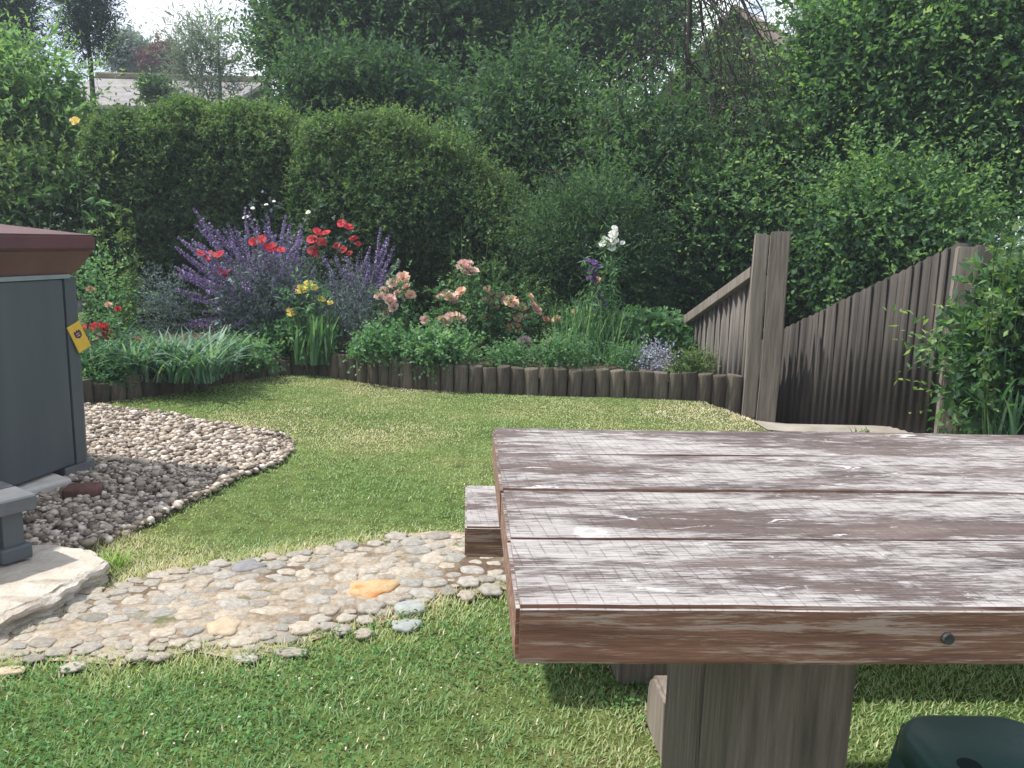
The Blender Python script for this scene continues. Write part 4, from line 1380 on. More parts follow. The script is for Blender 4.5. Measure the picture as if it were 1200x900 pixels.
build_leaves('foliage', *sprays(pt + rng.normal(0, .05, pt.shape), rng.normal(size=pt.shape) + [0, 0, .4], 4, 0.2, 0.055, 0.028, rng), L_RIGHT, rt)

# ------------------------------------------------------------------ neighbours' houses
WALLM = plain('rough_stone_wall', (0.04, 0.038, 0.038), (0.12, 0.113, 0.11), 5, 0.95, 1.0, bdist=0.06, detail=9)
TILE, nt, b = new_mat('roof_tiles')
v = coords(nt)
bt = N(nt, 'ShaderNodeTexBrick'); nt.links.new(coords(nt, (1, 1, 1)), bt.inputs[0])
setin(bt, Scale=3.0); bt.inputs['Color1'].default_value = (0.19, 0.125, 0.10, 1); bt.inputs['Color2'].default_value = (0.26, 0.19, 0.155, 1); bt.inputs['Mortar'].default_value = (0.08, 0.06, 0.05, 1)
nt.links.new(mixc(nt, 1, bt.outputs[0], ramp(nt, noise(nt, v, 2.5, 5), [(0.3, (0.6, 0.6, 0.6)), (0.7, (1.2, 1.2, 1.2))]), 'MULTIPLY'), b.inputs['Base Color'])
setin(b, Roughness=0.9)
apex = PD(865, 12, 20.0)
hd = Vector((0.62, 0.78, 0)).normalized()      # ridge direction
hn = Vector((hd.y, -hd.x, 0))                   # to the right of the ridge
H1 = empty('stone_house', (apex.x, apex.y, -1.2), 'grey stone house with a steep gable and tiled roof behind the bare shrub', 'house', rz=math.atan2(hd.y, hd.x))
bm = bmesh.new()
zp = apex.z + 1.2; hw = 3.6; ez = zp - 3.5; ln = 8.0
prof = [(-hw, 0), (hw, 0), (hw, ez), (0, zp - 0.05), (-hw, ez)]
va = [bm.verts.new((0.05, y, z)) for y, z in prof]; vb = [bm.verts.new((ln, y, z)) for y, z in prof]
bm.faces.new(va); bm.faces.new(list(reversed(vb)))
for i in range(5):
    j = (i + 1) % 5
    bm.faces.new((va[i], vb[i], vb[j], va[j]))
bmesh.ops.recalc_face_normals(bm, faces=bm.faces[:])
obj_bm('wall', bm, WALLM, H1)
for sgn in (-1, 1):
    bm = bmesh.new()
    y1, z1 = sgn * (hw + 0.35), ez - 0.34
    pts = [(0, zp + 0.10), (y1, z1 + 0.10), (y1, z1), (0, zp)]
    va = [bm.verts.new((-0.2, y, z)) for y, z in pts]; vb = [bm.verts.new((ln + 0.2, y, z)) for y, z in pts]
    bm.faces.new(va); bm.faces.new(list(reversed(vb)))
    for i in range(4):
        j = (i + 1) % 4; bm.faces.new((va[i], vb[i], vb[j], va[j]))
    bmesh.ops.recalc_face_normals(bm, faces=bm.faces[:])
    obj_bm('roof', bm, TILE, H1)
# low pale roof at the far left
e1 = PD(118, 84, 24); e2 = PD(262, 95, 24)
H2 = empty('low_house', ((e1.x + e2.x) / 2, 24, -1.2), 'low building with a pale grey sloping roof beyond the left hedge', 'house')
GR = plain('pale_roof', (0.15, 0.14, 0.145), (0.27, 0.25, 0.255), 2.6, 0.9, 0.5)
rzv = e1.z + 1.2
bm = bmesh.new(); box(bm, (-2.3, -1.8, 0), (2.3, 5, rzv - 1.25), 0.02); obj_bm('wall', bm, WALLM, H2)
bm = bmesh.new()
pts = [(-2.4, rzv - 1.35), (1.4, rzv - 0.02), (5.2, rzv - 1.35), (5.2, rzv - 1.25), (1.4, rzv + 0.1), (-2.4, rzv - 1.25)]
va = [bm.verts.new((-2.5, y, z)) for y, z in pts]; vb = [bm.verts.new((2.5, y, z)) for y, z in pts]
bm.faces.new(va); bm.faces.new(list(reversed(vb)))
for i in range(6):
    j = (i + 1) % 6; bm.faces.new((va[i], vb[i], vb[j], va[j]))
bmesh.ops.recalc_face_normals(bm, faces=bm.faces[:])
rf = obj_bm('roof', bm, GR, H2)
bm = bmesh.new(); box(bm, (-2.52, 1.2, rzv + 0.04), (2.52, 1.6, rzv + 0.22), 0.05); obj_bm('ridge', bm, plain('mossy_ridge', (0.10, 0.09, 0.06), (0.19, 0.165, 0.11), 4, 0.95, 0.5), rf)
tree('distant_tree', 'small grey green rounded tree above the pale roof', 'tree', 0, 30, (152, 66, 22, 22), 500, 0.17, 0.09, L_GREY, 61, k=6, spl=0.5, trunk_r=0.08)
tree('copper_tree', 'small dark copper leaved tree above the pale roof', 'tree', 0, 29, (192, 75, 20, 17), 500, 0.16, 0.09, L_RED, 62, k=6, spl=0.4, trunk_r=0.08)
tree('roof_shrub', 'small dark bush in front of the pale roof', 'shrub', 0, 17, (184, 108, 11, 18), 160, 0.10, 0.05, L_DARK, 63, k=4, spl=0.3, trunk_r=0.03)

# ------------------------------------------------------------------ flower bed
BZ = 0.13
STEM = plain('green_stem', (0.035, 0.075, 0.025), (0.07, 0.12, 0.04), 20, 0.7, 0)


def base_pt(px, depth):
    p = PD(px, 400, depth)
    return Vector((p.x, depth, BZ))


def mound(name, label, px, depth, crown_px, n, ll, lw, mat, seed, cat_='plant', per=6, spl=0.12, depth_r=0.3, k=8, spread=0.9, upb=0.5, group=None, flat=False):
    rng = np.random.default_rng(seed)
    b_ = base_pt(px, depth); root = empty(name, b_, label, cat_, group)
    c = np.array(PD(crown_px[0], crown_px[1], depth)); s_ = depth / F * 1.02
    r = np.array([crown_px[2] * s_, depth_r, crown_px[3] * s_])
    parts = []
    for cc, rr_ in lumps(c, r, k, rng) + [(c, r * 0.85)]:
        m_ = max(3, n // (k + 1))
        o, d = blob_shoots(cc, rr_, m_, rng, 0.5, upb)
        parts.append(sprays(o, d, per, spl, ll, lw, rng, spread, val=np.clip(rng.normal(.5, .2) + rng.normal(0, .15, m_), 0, 1)))
    A = cat(parts); kp = A[0][:, 2] > BZ - 0.05
    A = [a[kp] for a in A]; A[0] = A[0] - np.array(b_)
    build_leaves('foliage', *A, mat, root)
    paths = []
    for q in range(9):
        tip = (c - np.array(b_)) + rng.normal(0, 0.5, 3) * r
        t = np.linspace(0, 1, 5)[:, None]
        p0 = np.array([rng.normal(0, .04), rng.normal(0, .04), -0.03])
        paths.append((p0 + (tip - p0) * t, 0.006 * (1 - 0.6 * t[:, 0])))
    V, Fq = tube_np(paths, 4)
    mesh_np('stems', V, Fq, STEM, root)
    return root


def stem_to(tip, base, rng, r=0.004, bend=0.05):
    t = np.linspace(0, 1, 7)[:, None]
    b = np.array([rng.normal(0, bend), rng.normal(0, bend), 0])
    return (np.asarray(base) + (np.asarray(tip) - np.asarray(base)) * t + b * np.sin(t * 3.14), r * (1 - 0.5 * t[:, 0]))


def petal_mat(name, c1, c2, trans=0.3):
    m, nt, b = new_mat(name)
    lw = N(nt, 'ShaderNodeAttribute', attribute_name='v')
    c = ramp(nt, lw.outputs['Fac'], [(0, c1), (1, c2)])
    nt.links.new(c, b.inputs['Base Color']); setin(b, Roughness=0.6)
    b.inputs['Specular IOR Level'].default_value = 0.2
    t = N(nt, 'ShaderNodeBsdfTranslucent'); nt.links.new(c, t.inputs[0])
    mx = N(nt, 'ShaderNodeMixShader'); mx.inputs[0].default_value = trans
    nt.links.new(b.outputs[0], mx.inputs[1]); nt.links.new(t.outputs[0], mx.inputs[2])
    nt.links.new(mx.outputs[0], nt.nodes['Material Output'].inputs[0])
    return m


PEACH = petal_mat('peach_petal', (0.76, 0.45, 0.32), (0.83, 0.62, 0.50))
PINK = petal_mat('pink_petal', (0.68, 0.38, 0.36), (0.80, 0.58, 0.54))
PALEP = petal_mat('pale_pink_petal', (0.68, 0.45, 0.40), (0.78, 0.62, 0.57))
BRNP = petal_mat('faded_petal', (0.42, 0.19, 0.13), (0.56, 0.30, 0.22))
REDP = petal_mat('red_petal', (0.42, 0.022, 0.032), (0.60, 0.05, 0.07))
ROSER = petal_mat('rose_red_petal', (0.50, 0.03, 0.05), (0.68, 0.08, 0.10))
MAGP = petal_mat('dusky_pink_petal', (0.38, 0.06, 0.12), (0.5, 0.12, 0.18))
YELP = petal_mat('yellow_petal', (0.76, 0.56, 0.10), (0.80, 0.68, 0.26))
WHTP = petal_mat('white_petal', (0.70, 0.70, 0.66), (0.82, 0.82, 0.80))
VIOP = petal_mat('violet_petal', (0.075, 0.035, 0.14), (0.18, 0.10, 0.28))
ALLM = petal_mat('dry_head', (0.24, 0.20, 0.20), (0.40, 0.34, 0.35))


def petal(V, Fc, A, a, r0, r1, z0, z1, wid, val, curl=0.0):
    """3x3 curved petal at angle a from radius r0/height z0 to r1/z1"""
    o = len(V)
    for i, t in enumerate((0, 0.55, 1.0)):
        r = r0 + (r1 - r0) * t; z = z0 + (z1 - z0) * t ** 1.3 + (curl if t == 1 else 0)
        wv = wid * (0.45, 1.0, 0.72)[i]
        for s_ in (-1, 0, 1):
            aa = a + s_ * wv
            k = 1.0 if s_ else 0.93
            V.append((r * k * math.cos(aa), r * k * math.sin(aa), z + (0.03 if s_ else 0)))
    for i in range(2):
        for j in range(2):
            Fc.append((o + i * 3 + j, o + i * 3 + j + 1, o + i * 3 + j + 4, o + i * 3 + j + 3)); A.append(val)


def rose_mesh(mat, seed, name='flower'):
    rr = random.Random(seed); V, Fc, A = [], [], []
    for ring, (n, r0, r1, z0, z1, wd) in enumerate([(5, .25, 1.0, -.35, .15, .62), (5, .2, .82, -.25, .42, .62), (5, .15, .58, -.1, .60, .65), (4, .08, .34, .05, .68, .75), (3, .02, .16, .2, .66, .9)]):
        ph = rr.uniform(0, 6)
        for k in range(n):
            petal(V, Fc, A, ph + 6.283 * k / n + rr.uniform(-.12, .12), r0, r1 * rr.uniform(.88, 1.1), z0, z1 * rr.uniform(.85, 1.1), wd * 6.283 / n * 0.75, min(1, max(0, rr.random() * .6 + .4 * (1 - ring / 4))), -0.1 if ring < 2 else 0)
    o = mesh_np(name, np.array(V), [np.array(Fc)], mat, attr=A)
    me = o.data; bpy.data.objects.remove(o); return me


def open_mesh(mat, seed, n=5, name='flower', core=None):
    rr = random.Random(seed); V, Fc, A = [], [], []
    for k in range(n):
        petal(V, Fc, A, 6.283 * k / n + rr.uniform(-.1, .1), 0.08, rr.uniform(.85, 1.1), 0, rr.uniform(.05, .45), 0.75 * 6.283 / n * 0.75, rr.random(), -0.12)
    for k in range(max(3, n - 2)):
        petal(V, Fc, A, 0.5 + 6.283 * k / (n - 2), 0.05, rr.uniform(.4, .6), 0.05, rr.uniform(.3, .6), 0.8 * 6.283 / n * 0.8, rr.random(), 0)
    o = mesh_np(name, np.array(V), [np.array(Fc)], mat, attr=A)
    me = o.data; bpy.data.objects.remove(o); return me


def put_flower(parent, base, me, px, py, depth, size_px, rng, face=0.9, name='flower', size_mul=1.15):
    """size_px is the flower's width in the photo"""
    p = PD(px, py, depth)
    o = bpy.data.objects.new(name, me); link(o, parent)
    s = size_px / 2 * depth / F * size_mul
    o.location = p - Vector(base)
    o.scale = (s, s, s * rng.uniform(0.75, 1.0))
    o.rotation_euler = (face * rng.uniform(0.5, 1.1), rng.uniform(-.5, .5), rng.uniform(-.4, .4))
    return o


def flower_plant(name, label, px, depth, blooms, seed, stems=True, cat_='plant', spread=0.06, leaf=None, leaf_n=0, ll=0.05, lw=0.028, group=None, stem_r=0.004, lname='foliage'):
    """blooms: list of (mesh list, px, py, size_px, depth offset)"""
    rng = np.random.default_rng(seed)
    b_ = base_pt(px, depth); root = empty(name, b_, label, cat_, group)
    paths = []
    for mes, x, y, sp, do in blooms:
        o = put_flower(root, b_, mes[int(rng.integers(len(mes)))], x, y, depth + do, sp, rng, size_mul=0.82 if mes is rd else 1.02)
        tip = np.array(o.location) - np.array([0, 0, 0.2 * o.scale.z])
        paths.append(stem_to(tip, np.array([rng.normal(0, spread) + tip[0] * 0.35, rng.normal(0, spread), -0.03]), rng, stem_r))
    if stems:
        V, Fq = tube_np(paths, 5)
        mesh_np('stems', V, Fq, STEM, root)
    if leaf is not None and leaf_n:
        allp = np.concatenate([p[0][1:] for p in paths])
        k = rng.integers(0, len(allp), leaf_n)
        pos = allp[k] + rng.normal(0, 0.045, (leaf_n, 3))
        d = rng.normal(size=(leaf_n, 3)) + np.array([0, -0.3, 0.3])
        build_leaves(lname, *sprays(pos, d, 5, ll * 2.2, ll, lw, rng), leaf, root)
    return root


roses = {m_.name: [rose_mesh(m_, s) for s in range(3)] for m_ in (PEACH, PINK, PALEP, BRNP, ROSER)}
opens = {m_.name: [open_mesh(m_, s) for s in range(3)] for m_ in (REDP, WHTP, MAGP, VIOP)}
daisy = [open_mesh(YELP, s, 11) for s in range(2)]
pe, pi, pa, br, rr_ = [roses[k] for k in ('peach_petal', 'pink_petal', 'pale_pink_petal', 'faded_petal', 'rose_red_petal')]
rd, wh, mg, vi = [opens[k] for k in ('red_petal', 'white_petal', 'dusky_pink_petal', 'violet_petal')]

flower_plant('rose_bush', 'leftmost peach and pale pink rose bush, beside the lavender', 458, 6.75,
             [(pe, 472, 325, 17, 0), (pa, 460, 332, 15, 0), (pa, 445, 347, 14, 0), (pi, 457, 352, 19, -.05), (pa, 450, 340, 12, .03), (pi, 476, 336, 12, .05), (pa, 461, 360, 13, -.06), (pi, 466, 344, 13, .03), (pe, 481, 345, 14, 0), (pe, 474, 346, 13, .05), (pi, 453, 367, 12, 0)],
             101, leaf=L_BED, leaf_n=240, ll=0.04, lw=0.024)
flower_plant('rose_bush', 'pink and peach rose bush with tall young shoots, behind the leafy mound', 530, 6.7,
             [(pi, 543, 311, 17, 0), (pi, 553, 318, 17, 0), (pa, 547, 316, 14, .04), (pi, 528, 348, 17, 0), (pe, 540, 342, 15, 0), (pi, 515, 347, 9, 0), (pi, 498, 375, 13, -.1), (pa, 535, 352, 13, 0), (pi, 522, 344, 12, .03), (pi, 549, 309, 12, .03), (pa, 527, 371, 13, -.12), (pe, 523, 376, 17, -.1), (pe, 532, 371, 16, -.1), (pa, 540, 374, 14, -.1), (pe, 516, 375, 12, -.08)],
             102, leaf=L_BED, leaf_n=330, ll=0.042, lw=0.026)
flower_plant('rose_bush', 'peach rose bush with most blooms, in the middle of the bed', 592, 6.8,
             [(pe, 572, 340, 13, 0), (pi, 570, 352, 13, 0), (pi, 578, 355, 12, 0), (pi, 588, 346, 12, 0), (pe, 599, 353, 18, -.05), (pe, 612, 360, 12, 0), (pa, 593, 352, 14, -.02), (pi, 605, 358, 13, 0), (pa, 576, 346, 13, 0), (pe, 608, 372, 13, -.03), (pi, 624, 352, 11, .03), (pi, 582, 361, 7, 0), (pi, 618, 371, 10, 0), (pi, 630, 364, 13, 0), (pe, 620, 347, 11, .05), (pi, 626, 357, 9, 0), (br, 603, 384, 20, -.05), (br, 598, 373, 15, 0), (br, 570, 371, 14, 0)],
             103, leaf=L_BED, leaf_n=520, ll=0.042, lw=0.026)
flower_plant('rose_bush', 'sparse rose bush with few faded blooms left of the violet spike', 655, 6.75,
             [(pe, 652, 374, 12, 0), (pe, 656, 377, 9, 0), (pi, 673, 365, 8, 0), (br, 640, 374, 9, 0), (pe, 700, 328, 10, .02)], 104, leaf=L_LIME, leaf_n=140, ll=0.035, lw=0.018)
flower_plant('rose_bush', 'small pale peach flowered plant low behind the logs', 645, 6.35,
             [(pa, 640, 402, 9, 0), (pe, 647, 399, 9, 0), (pe, 643, 406, 8, 0), (pa, 650, 403, 7, 0)], 105, leaf=L_BED, leaf_n=120, ll=0.03, lw=0.016)
flower_plant('red_flower_plant', 'tall plant with bright red blooms standing behind the lavender', 350, 7.15,
             [(rd, 236, 297, 16, -.55), (rd, 247, 300, 17, -.55), (rd, 258, 298, 14, -.55), (rd, 243, 305, 12, -.55), (rd, 297, 284, 15, -.55), (rd, 306, 281, 15, -.55), (rd, 318, 290, 16, -.55), (rd, 329, 293, 13, -.55), (rd, 311, 289, 12, -.55),
              (rd, 372, 272, 16, 0), (rd, 382, 273, 14, 0), (rd, 366, 281, 17, 0), (rd, 376, 284, 16, 0), (rd, 366, 294, 16, 0), (rd, 369, 299, 12, 0),
              (rd, 400, 262, 15, 0), (rd, 408, 266, 15, 0), (rd, 414, 280, 15, 0), (rd, 419, 286, 12, 0), (rd, 402, 293, 14, 0), (rd, 409, 297, 11, 0), (rd, 395, 288, 11, 0)],
             106, leaf=L_LAV, leaf_n=200, ll=0.04, lw=0.02, spread=0.2)
flower_plant('pink_flower_plant', 'dusky pink flower cluster low in the left side of the lavender', 262, 6.6,
             [(mg, 257, 318, 12, 0), (mg, 266, 320, 12, 0), (mg, 262, 323, 9, 0)], 107, leaf=L_LAV, leaf_n=40)
flower_plant('white_flower_plant', 'thin plant with scattered small white blooms at the back of the lavender', 325, 7.2,
             [(wh, 288, 255, 8, 0), (wh, 296, 244, 5, 0), (wh, 312, 240, 5, 0), (wh, 321, 236, 4, 0), (wh, 361, 249, 6, 0), (wh, 347, 289, 5, -.2)], 108, leaf=L_LAV, leaf_n=60)
ydp = flower_plant('yellow_daisy_plant', 'upright plant with yellow daisy blooms in front of the lavender', 365, 6.55,
                   [(daisy, 342, 366, 13, 0), (daisy, 354, 339, 13, 0), (daisy, 361, 334, 13, 0), (daisy, 368, 337, 9, 0), (daisy, 377, 351, 10, 0), (daisy, 387, 355, 8, 0), (daisy, 350, 341, 8, 0)], 109, leaf=L_BED, leaf_n=110, ll=0.075, lw=0.022)
wsp = flower_plant('white_spike_plant', 'tall stem carrying a white flower cluster near the hedge', 700, 6.75,
                   [(wh, 718, 275, 13, 0), (wh, 719, 283, 13, 0), (wh, 710, 282, 13, 0), (wh, 706, 286, 9, 0), (wh, 716, 290, 12, 0), (wh, 729, 285, 7, 0), (wh, 720, 268, 9, 0)], 110, leaf=L_BED, leaf_n=70, ll=0.08, lw=0.016, spread=0.02)
violet = [(vi, 693 + random.uniform(-9, 9), 305 + k * 2.6, 9, 0) for k in range(10)] + [(vi, 703 + random.uniform(-8, 8), 345 + k * 3, 7, 0) for k in range(9)]
flower_plant('violet_spike_plant', 'plant with two deep violet flower spikes under the white cluster', 698, 6.7, violet, 111, leaf=L_BED, leaf_n=60, ll=0.08, lw=0.016, spread=0.02)
flower_plant('red_rose_bush', 'low rose bush with red blooms beside the hot tub corner', 120, 5.75,
             [(rr_, 97, 387, 15, -.05), (rr_, 114, 384, 18, 0), (rr_, 122, 384, 14, 0), (rr_, 110, 397, 14, -.05), (rr_, 130, 398, 13, 0), (rr_, 126, 391, 12, 0), (pe, 127, 357, 9, .2), (rr_, 138, 362, 8, .2), (rr_, 160, 398, 9, .1), (br, 106, 339, 9, .2)],
             112, leaf=L_BED, leaf_n=330, ll=0.04, lw=0.022, spread=0.15)

# leafy mounds along the edging
mound('geranium_plant', 'leafy green mound spilling over the logs, right of two', 515, 6.25, (518, 411, 66, 33), 620, 0.042, 0.034, L_BED, 121, depth_r=0.28)
mound('geranium_plant', 'smaller leafy green mound on the left of the peach roses', 445, 6.32, (446, 404, 38, 28), 330, 0.040, 0.032, L_BED, 122, depth_r=0.24)
mound('feathery_plant', 'bright green mound behind the logs under the faded roses', 655, 6.2, (660, 418, 52, 22), 420, 0.034, 0.018, L_BED, 123, depth_r=0.2)
mound('green_shrublet', 'low green clump beside the silver plant', 735, 6.3, (738, 420, 30, 20), 260, 0.034, 0.014, L_BED, 124, depth_r=0.2)
sp_ = mound('silver_plant', 'small silvery plant with tiny white flowers near the fence', 765, 6.22, (765, 421, 26, 18), 260, 0.026, 0.012, leaf_mat('silver_leaf', [(0.14, 0.16, 0.15), (0.26, 0.28, 0.28), (0.42, 0.44, 0.45), (0.62, 0.63, 0.65)], 0.2, 0.7, gain=1.0), 125, depth_r=0.16)
mound('ferny_plant', 'ferny yellow green clump at the right end of the log edging', 810, 6.2, (808, 428, 30, 14), 260, 0.05, 0.012, L_LIME, 126, depth_r=0.18)
mound('hydrangea_plant', 'broad leaved green plant behind the silver plant', 765, 6.9, (770, 392, 62, 28), 300, 0.065, 0.045, L_BED, 127, depth_r=0.3)
mound('low_perennial', 'dark leafy plant hanging over the short logs below the lavender', 285, 6.3, (283, 418, 62, 26), 520, 0.045, 0.028, L_BED, 133, depth_r=0.25)
mound('low_perennial', 'small leafy plant on the soil between the leafy mound and the seed head', 598, 6.3, (598, 422, 26, 18), 240, 0.034, 0.022, L_BED, 134, depth_r=0.2)
mound('low_perennial', 'leafy plant over the far left logs beside the hot tub', 125, 5.5, (128, 440, 42, 20), 360, 0.045, 0.020, L_BED, 135, depth_r=0.2)
mound('bushy_perennial', 'dark leafy plant under the yellow daisies', 360, 6.7, (350, 405, 75, 35), 420, 0.055, 0.032, L_BED, 128, depth_r=0.3)
mound('grey_bush', 'soft blue grey bush left of the lavender', 185, 6.75, (190, 352, 40, 50), 620, 0.03, 0.010, L_LAV, 129, depth_r=0.35)
mound('wild_rose_bush', 'loose yellowish green rose bush behind the red roses', 122, 6.2, (118, 345, 40, 50), 230, 0.036, 0.02, L_BED, 130, depth_r=0.3, spl=0.34)
mound('rose_foliage_bush', 'dark green bush behind the peach roses', 570, 7.05, (560, 360, 80, 60), 620, 0.045, 0.028, L_HEDGE, 131, depth_r=0.3)
mound('mixed_perennial', 'fine dark green plant beneath the violet spikes', 690, 6.95, (690, 390, 70, 45), 500, 0.05, 0.014, L_BED, 132, depth_r=0.3, upb=0.9, spread=0.5)


def shoots(name, label, px, depth, tips, seed, mat, ll, lw, per=8, cat_='plant', r=0.005, gap=0.06, pairs=True, up=0.2, stem=None):
    """upright leafy stems ending at the given pixels"""
    rng = np.random.default_rng(seed)
    b_ = base_pt(px, depth); root = empty(name, b_, label, cat_)
    paths, parts = [], []
    for x, y in tips:
        tip = np.array(PD(x, y, depth + rng.normal(0, .06)) - b_)
        pth = stem_to(tip, (tip[0] * 0.45 + rng.normal(0, .02), rng.normal(0, .03), -0.03), rng, r, 0.03)
        paths.append(pth)
        L = np.linalg.norm(tip); n = max(5, int(L / gap))
        t = np.sort(rng.uniform(0.25, 1, n)); pp_ = np.stack([np.interp(t * 6, np.arange(7), pth[0][:, c]) for c in range(3)], -1)
        parts.append(sprays(pp_, rng.normal(size=(n, 3)) + [0, -0.2, up], per, ll * 1.2, ll, lw, rng))
    build_leaves('foliage', *cat(parts), mat, root)
    V, Fq = tube_np(paths, 5); mesh_np('stems', V, Fq, stem or STEM, root)
    return root


shoots('tall_weed', 'tall leafy stems rising beside the hedge left of the lavender', 150, 6.35, [(142, 238), (152, 236), (158, 262), (147, 300), (134, 242), (125, 280), (162, 300), (112, 268), (139, 270)], 141, L_LIME, 0.042, 0.018, 6)
shoots('rose_shoot', 'pale young rose shoots with lime leaves against the dark hedge', 545, 6.85, [(527, 274), (545, 282), (541, 262), (552, 283), (575, 264), (560, 300)], 142, L_LIME, 0.04, 0.026, 2, gap=0.13)
shoots('climbing_shoot', 'lime leaved climbing shoots on the hedge left of the white cluster', 640, 7.45, [(640, 268), (655, 270), (630, 285), (648, 256), (605, 300), (668, 262)], 143, L_LIME, 0.046, 0.03, 2, gap=0.15)
shoots('wispy_plant', 'fresh green wispy stems right of the peach roses', 640, 6.9, [(628, 320), (640, 332), (650, 340), (662, 345), (680, 340), (634, 345)], 144, L_LIME, 0.034, 0.014, 4)
el = shoots('elder_shoot', 'single tall bent stem topped by a yellow flower head at left', 128, 7.3, [(88, 146), (108, 205), (118, 245)], 145, L_BED, 0.09, 0.03, 3, gap=0.16)
put_flower(el, el.location, daisy[0], 88, 142, 7.3, 10, np.random.default_rng(1))
shoots('edge_shoot', 'pale leaved shoots standing above the shrub at the right edge', 1188, 4.1, [(1176, 262), (1190, 270), (1165, 285), (1198, 292), (1182, 300), (1160, 330)], 146, L_LIME, 0.042, 0.03, 3, gap=0.07)
shoots('thin_weed', 'pale grey stems with curled tips above the hot tub cover', 50, 6.6, [(46, 246), (60, 248), (70, 252), (40, 262)], 147, L_GREY, 0.03, 0.016, 3, gap=0.1)


def strap_clump(name, label, px, depth, x0, x1, ytop, n, seed, mat, L=(0.25, 0.42), wd=0.016, depth_r=0.22, drop=0.6, cat_='plant', zb=BZ):
    rng = np.random.default_rng(seed)
    b_ = base_pt(px, depth); root = empty(name, b_, label, cat_)
    V, Fc, A = [], [], []
    xa, xb = PD(x0, 400, depth).x - b_.x, PD(x1, 400, depth).x - b_.x
    VV, FF, AA = [], [], []
    off = 0
    for k in range(n):
        p = np.array([rng.uniform(xa, xb), rng.uniform(-depth_r, depth_r), -0.02])
        a = rng.uniform(0, 6.283); ln = rng.uniform(*L); out = rng.uniform(0.35, 1.0) * drop
        d = np.array([math.cos(a), math.sin(a), 0]); sd_ = np.array([-d[1], d[0], 0])
        t = np.linspace(0, 1, 6)
        ctr = p + d * (t ** 1.4 * ln * out)[:, None] + np.array([0, 0, 1.0]) * (ln * (t - 0.55 * out * t ** 2.4))[:, None]
        w_ = wd * rng.uniform(.7, 1.2) * np.array([0.7, 1, 1, .85, .55, .06])
        e = np.stack([ctr - sd_ * w_[:, None] / 2, ctr + sd_ * w_[:, None] / 2], 1).reshape(-1, 3)
        VV.append(e); i = np.arange(5) * 2 + off
        FF.append(np.stack([i, i + 1, i + 3, i + 2], -1)); off += 12
        AA += [rng.random()] * 5
    mesh_np('foliage', np.concatenate(VV), [np.concatenate(FF)], mat, root, smooth=False, attr=AA)
    return root


strap_clump('strap_leaf_plant', 'broad clump of arching strap leaves over the left edging', 175, 5.75, 95, 262, 390, 900, 151, L_STRAP, (0.28, 0.50), 0.018, 0.30, 1.15)
strap_clump('grass_clump', 'tall grassy leaves around the violet flower spikes', 690, 6.6, 650, 722, 330, 150, 152, L_BED, (0.35, 0.7), 0.011, 0.15, 0.35)
strap_clump('daisy_leaf_clump', 'upright pale green leaves at the foot of the yellow daisies', 365, 6.5, 345, 388, 350, 90, 153, L_BED, (0.25, 0.5), 0.028, 0.1, 0.3)
strap_clump('montbretia_plant', 'pale strap leaves hanging from the shrub at the right edge', 1190, 4.2, 1165, 1215, 400, 60, 154, L_STRAP, (0.35, 0.75), 0.018, 0.2, 0.7)
# dry allium head
rng = np.random.default_rng(160)
bb = base_pt(616, 6.55); al = empty('allium', bb, 'round dry grey pink seed head on a stem in front of the roses', 'flower')
c = np.array(PD(615, 403, 6.5) - bb); uu = unit(rng.normal(size=(420, 3)))
build_leaves('flower_head', c + uu * 0.03, uu, rng.normal(size=(420, 3)), np.full(420, .042), np.full(420, .016), rng.random(420), ALLM, al)
V, Fq = tube_np([stem_to(c, (0, 0, -.03), rng, .005, .01)], 6); mesh_np('stem', V, Fq, STEM, al)


# lavender: spikes fanning out of a grey green bush
def spike_mesh(seed, L=0.62):
    rng = np.random.default_rng(seed)
    t = np.linspace(0, 1, 7)[:, None]
    cv = np.concatenate([0.05 * t ** 2, np.zeros_like(t), L * t], 1) + np.cumsum(rng.normal(0, .004, (7, 3)), 0)
    V1, F1 = tube_np([(cv, 0.0028 * (1 - .5 * t[:, 0]))], 4)
    n = 120
    tt = 0.42 + 0.58 * rng.random(n) ** 0.9
    tt = np.round(tt * 26) / 26 + rng.normal(0, .008, n)
    pp_ = np.stack([np.interp(np.clip(tt, 0, 1) * 6, np.arange(7), cv[:, c_]) for c_ in range(3)], -1)
    ax = unit(rng.normal(size=(n, 3)) + [0, 0, .5])
    V2, F2 = leaf_arrays(pp_, ax, rng.normal(size=(n, 3)), rng.uniform(.018, .032, n) * (1.15 - .5 * tt), rng.uniform(.012, .019, n))
    m2 = 26; tl_ = rng.uniform(0.05, .5, m2)
    pl = np.stack([np.interp(tl_ * 6, np.arange(7), cv[:, c_]) for c_ in range(3)], -1)
    return V1, F1, V2, F2, rng.random(n)


spikes = []
for s in range(6):
    V1, F1, V2, F2, val = spike_mesh(s)
    me_o = mesh_np('flower_spike', np.concatenate([V1, V2]), [np.concatenate([F1[0]]), F2 + len(V1)], [C_PUR, STEM],
                   attr=np.concatenate([np.full(len(F1[0]), .1), np.repeat(val, 2)]))
    mi = np.zeros(len(me_o.data.polygons), dtype=np.int32); mi[:len(F1[0])] = 1
    me_o.data.polygons.foreach_set('material_index', mi)
    spikes.append(me_o.data); bpy.data.objects.remove(me_o)


def aim(o, frm, to, scale):
    d = (to - frm)
    o.location = frm
    o.rotation_euler = d.to_track_quat('Z', 'Y').to_euler()
    o.scale = (scale * 1.1, scale * 1.1, d.length / 0.62)


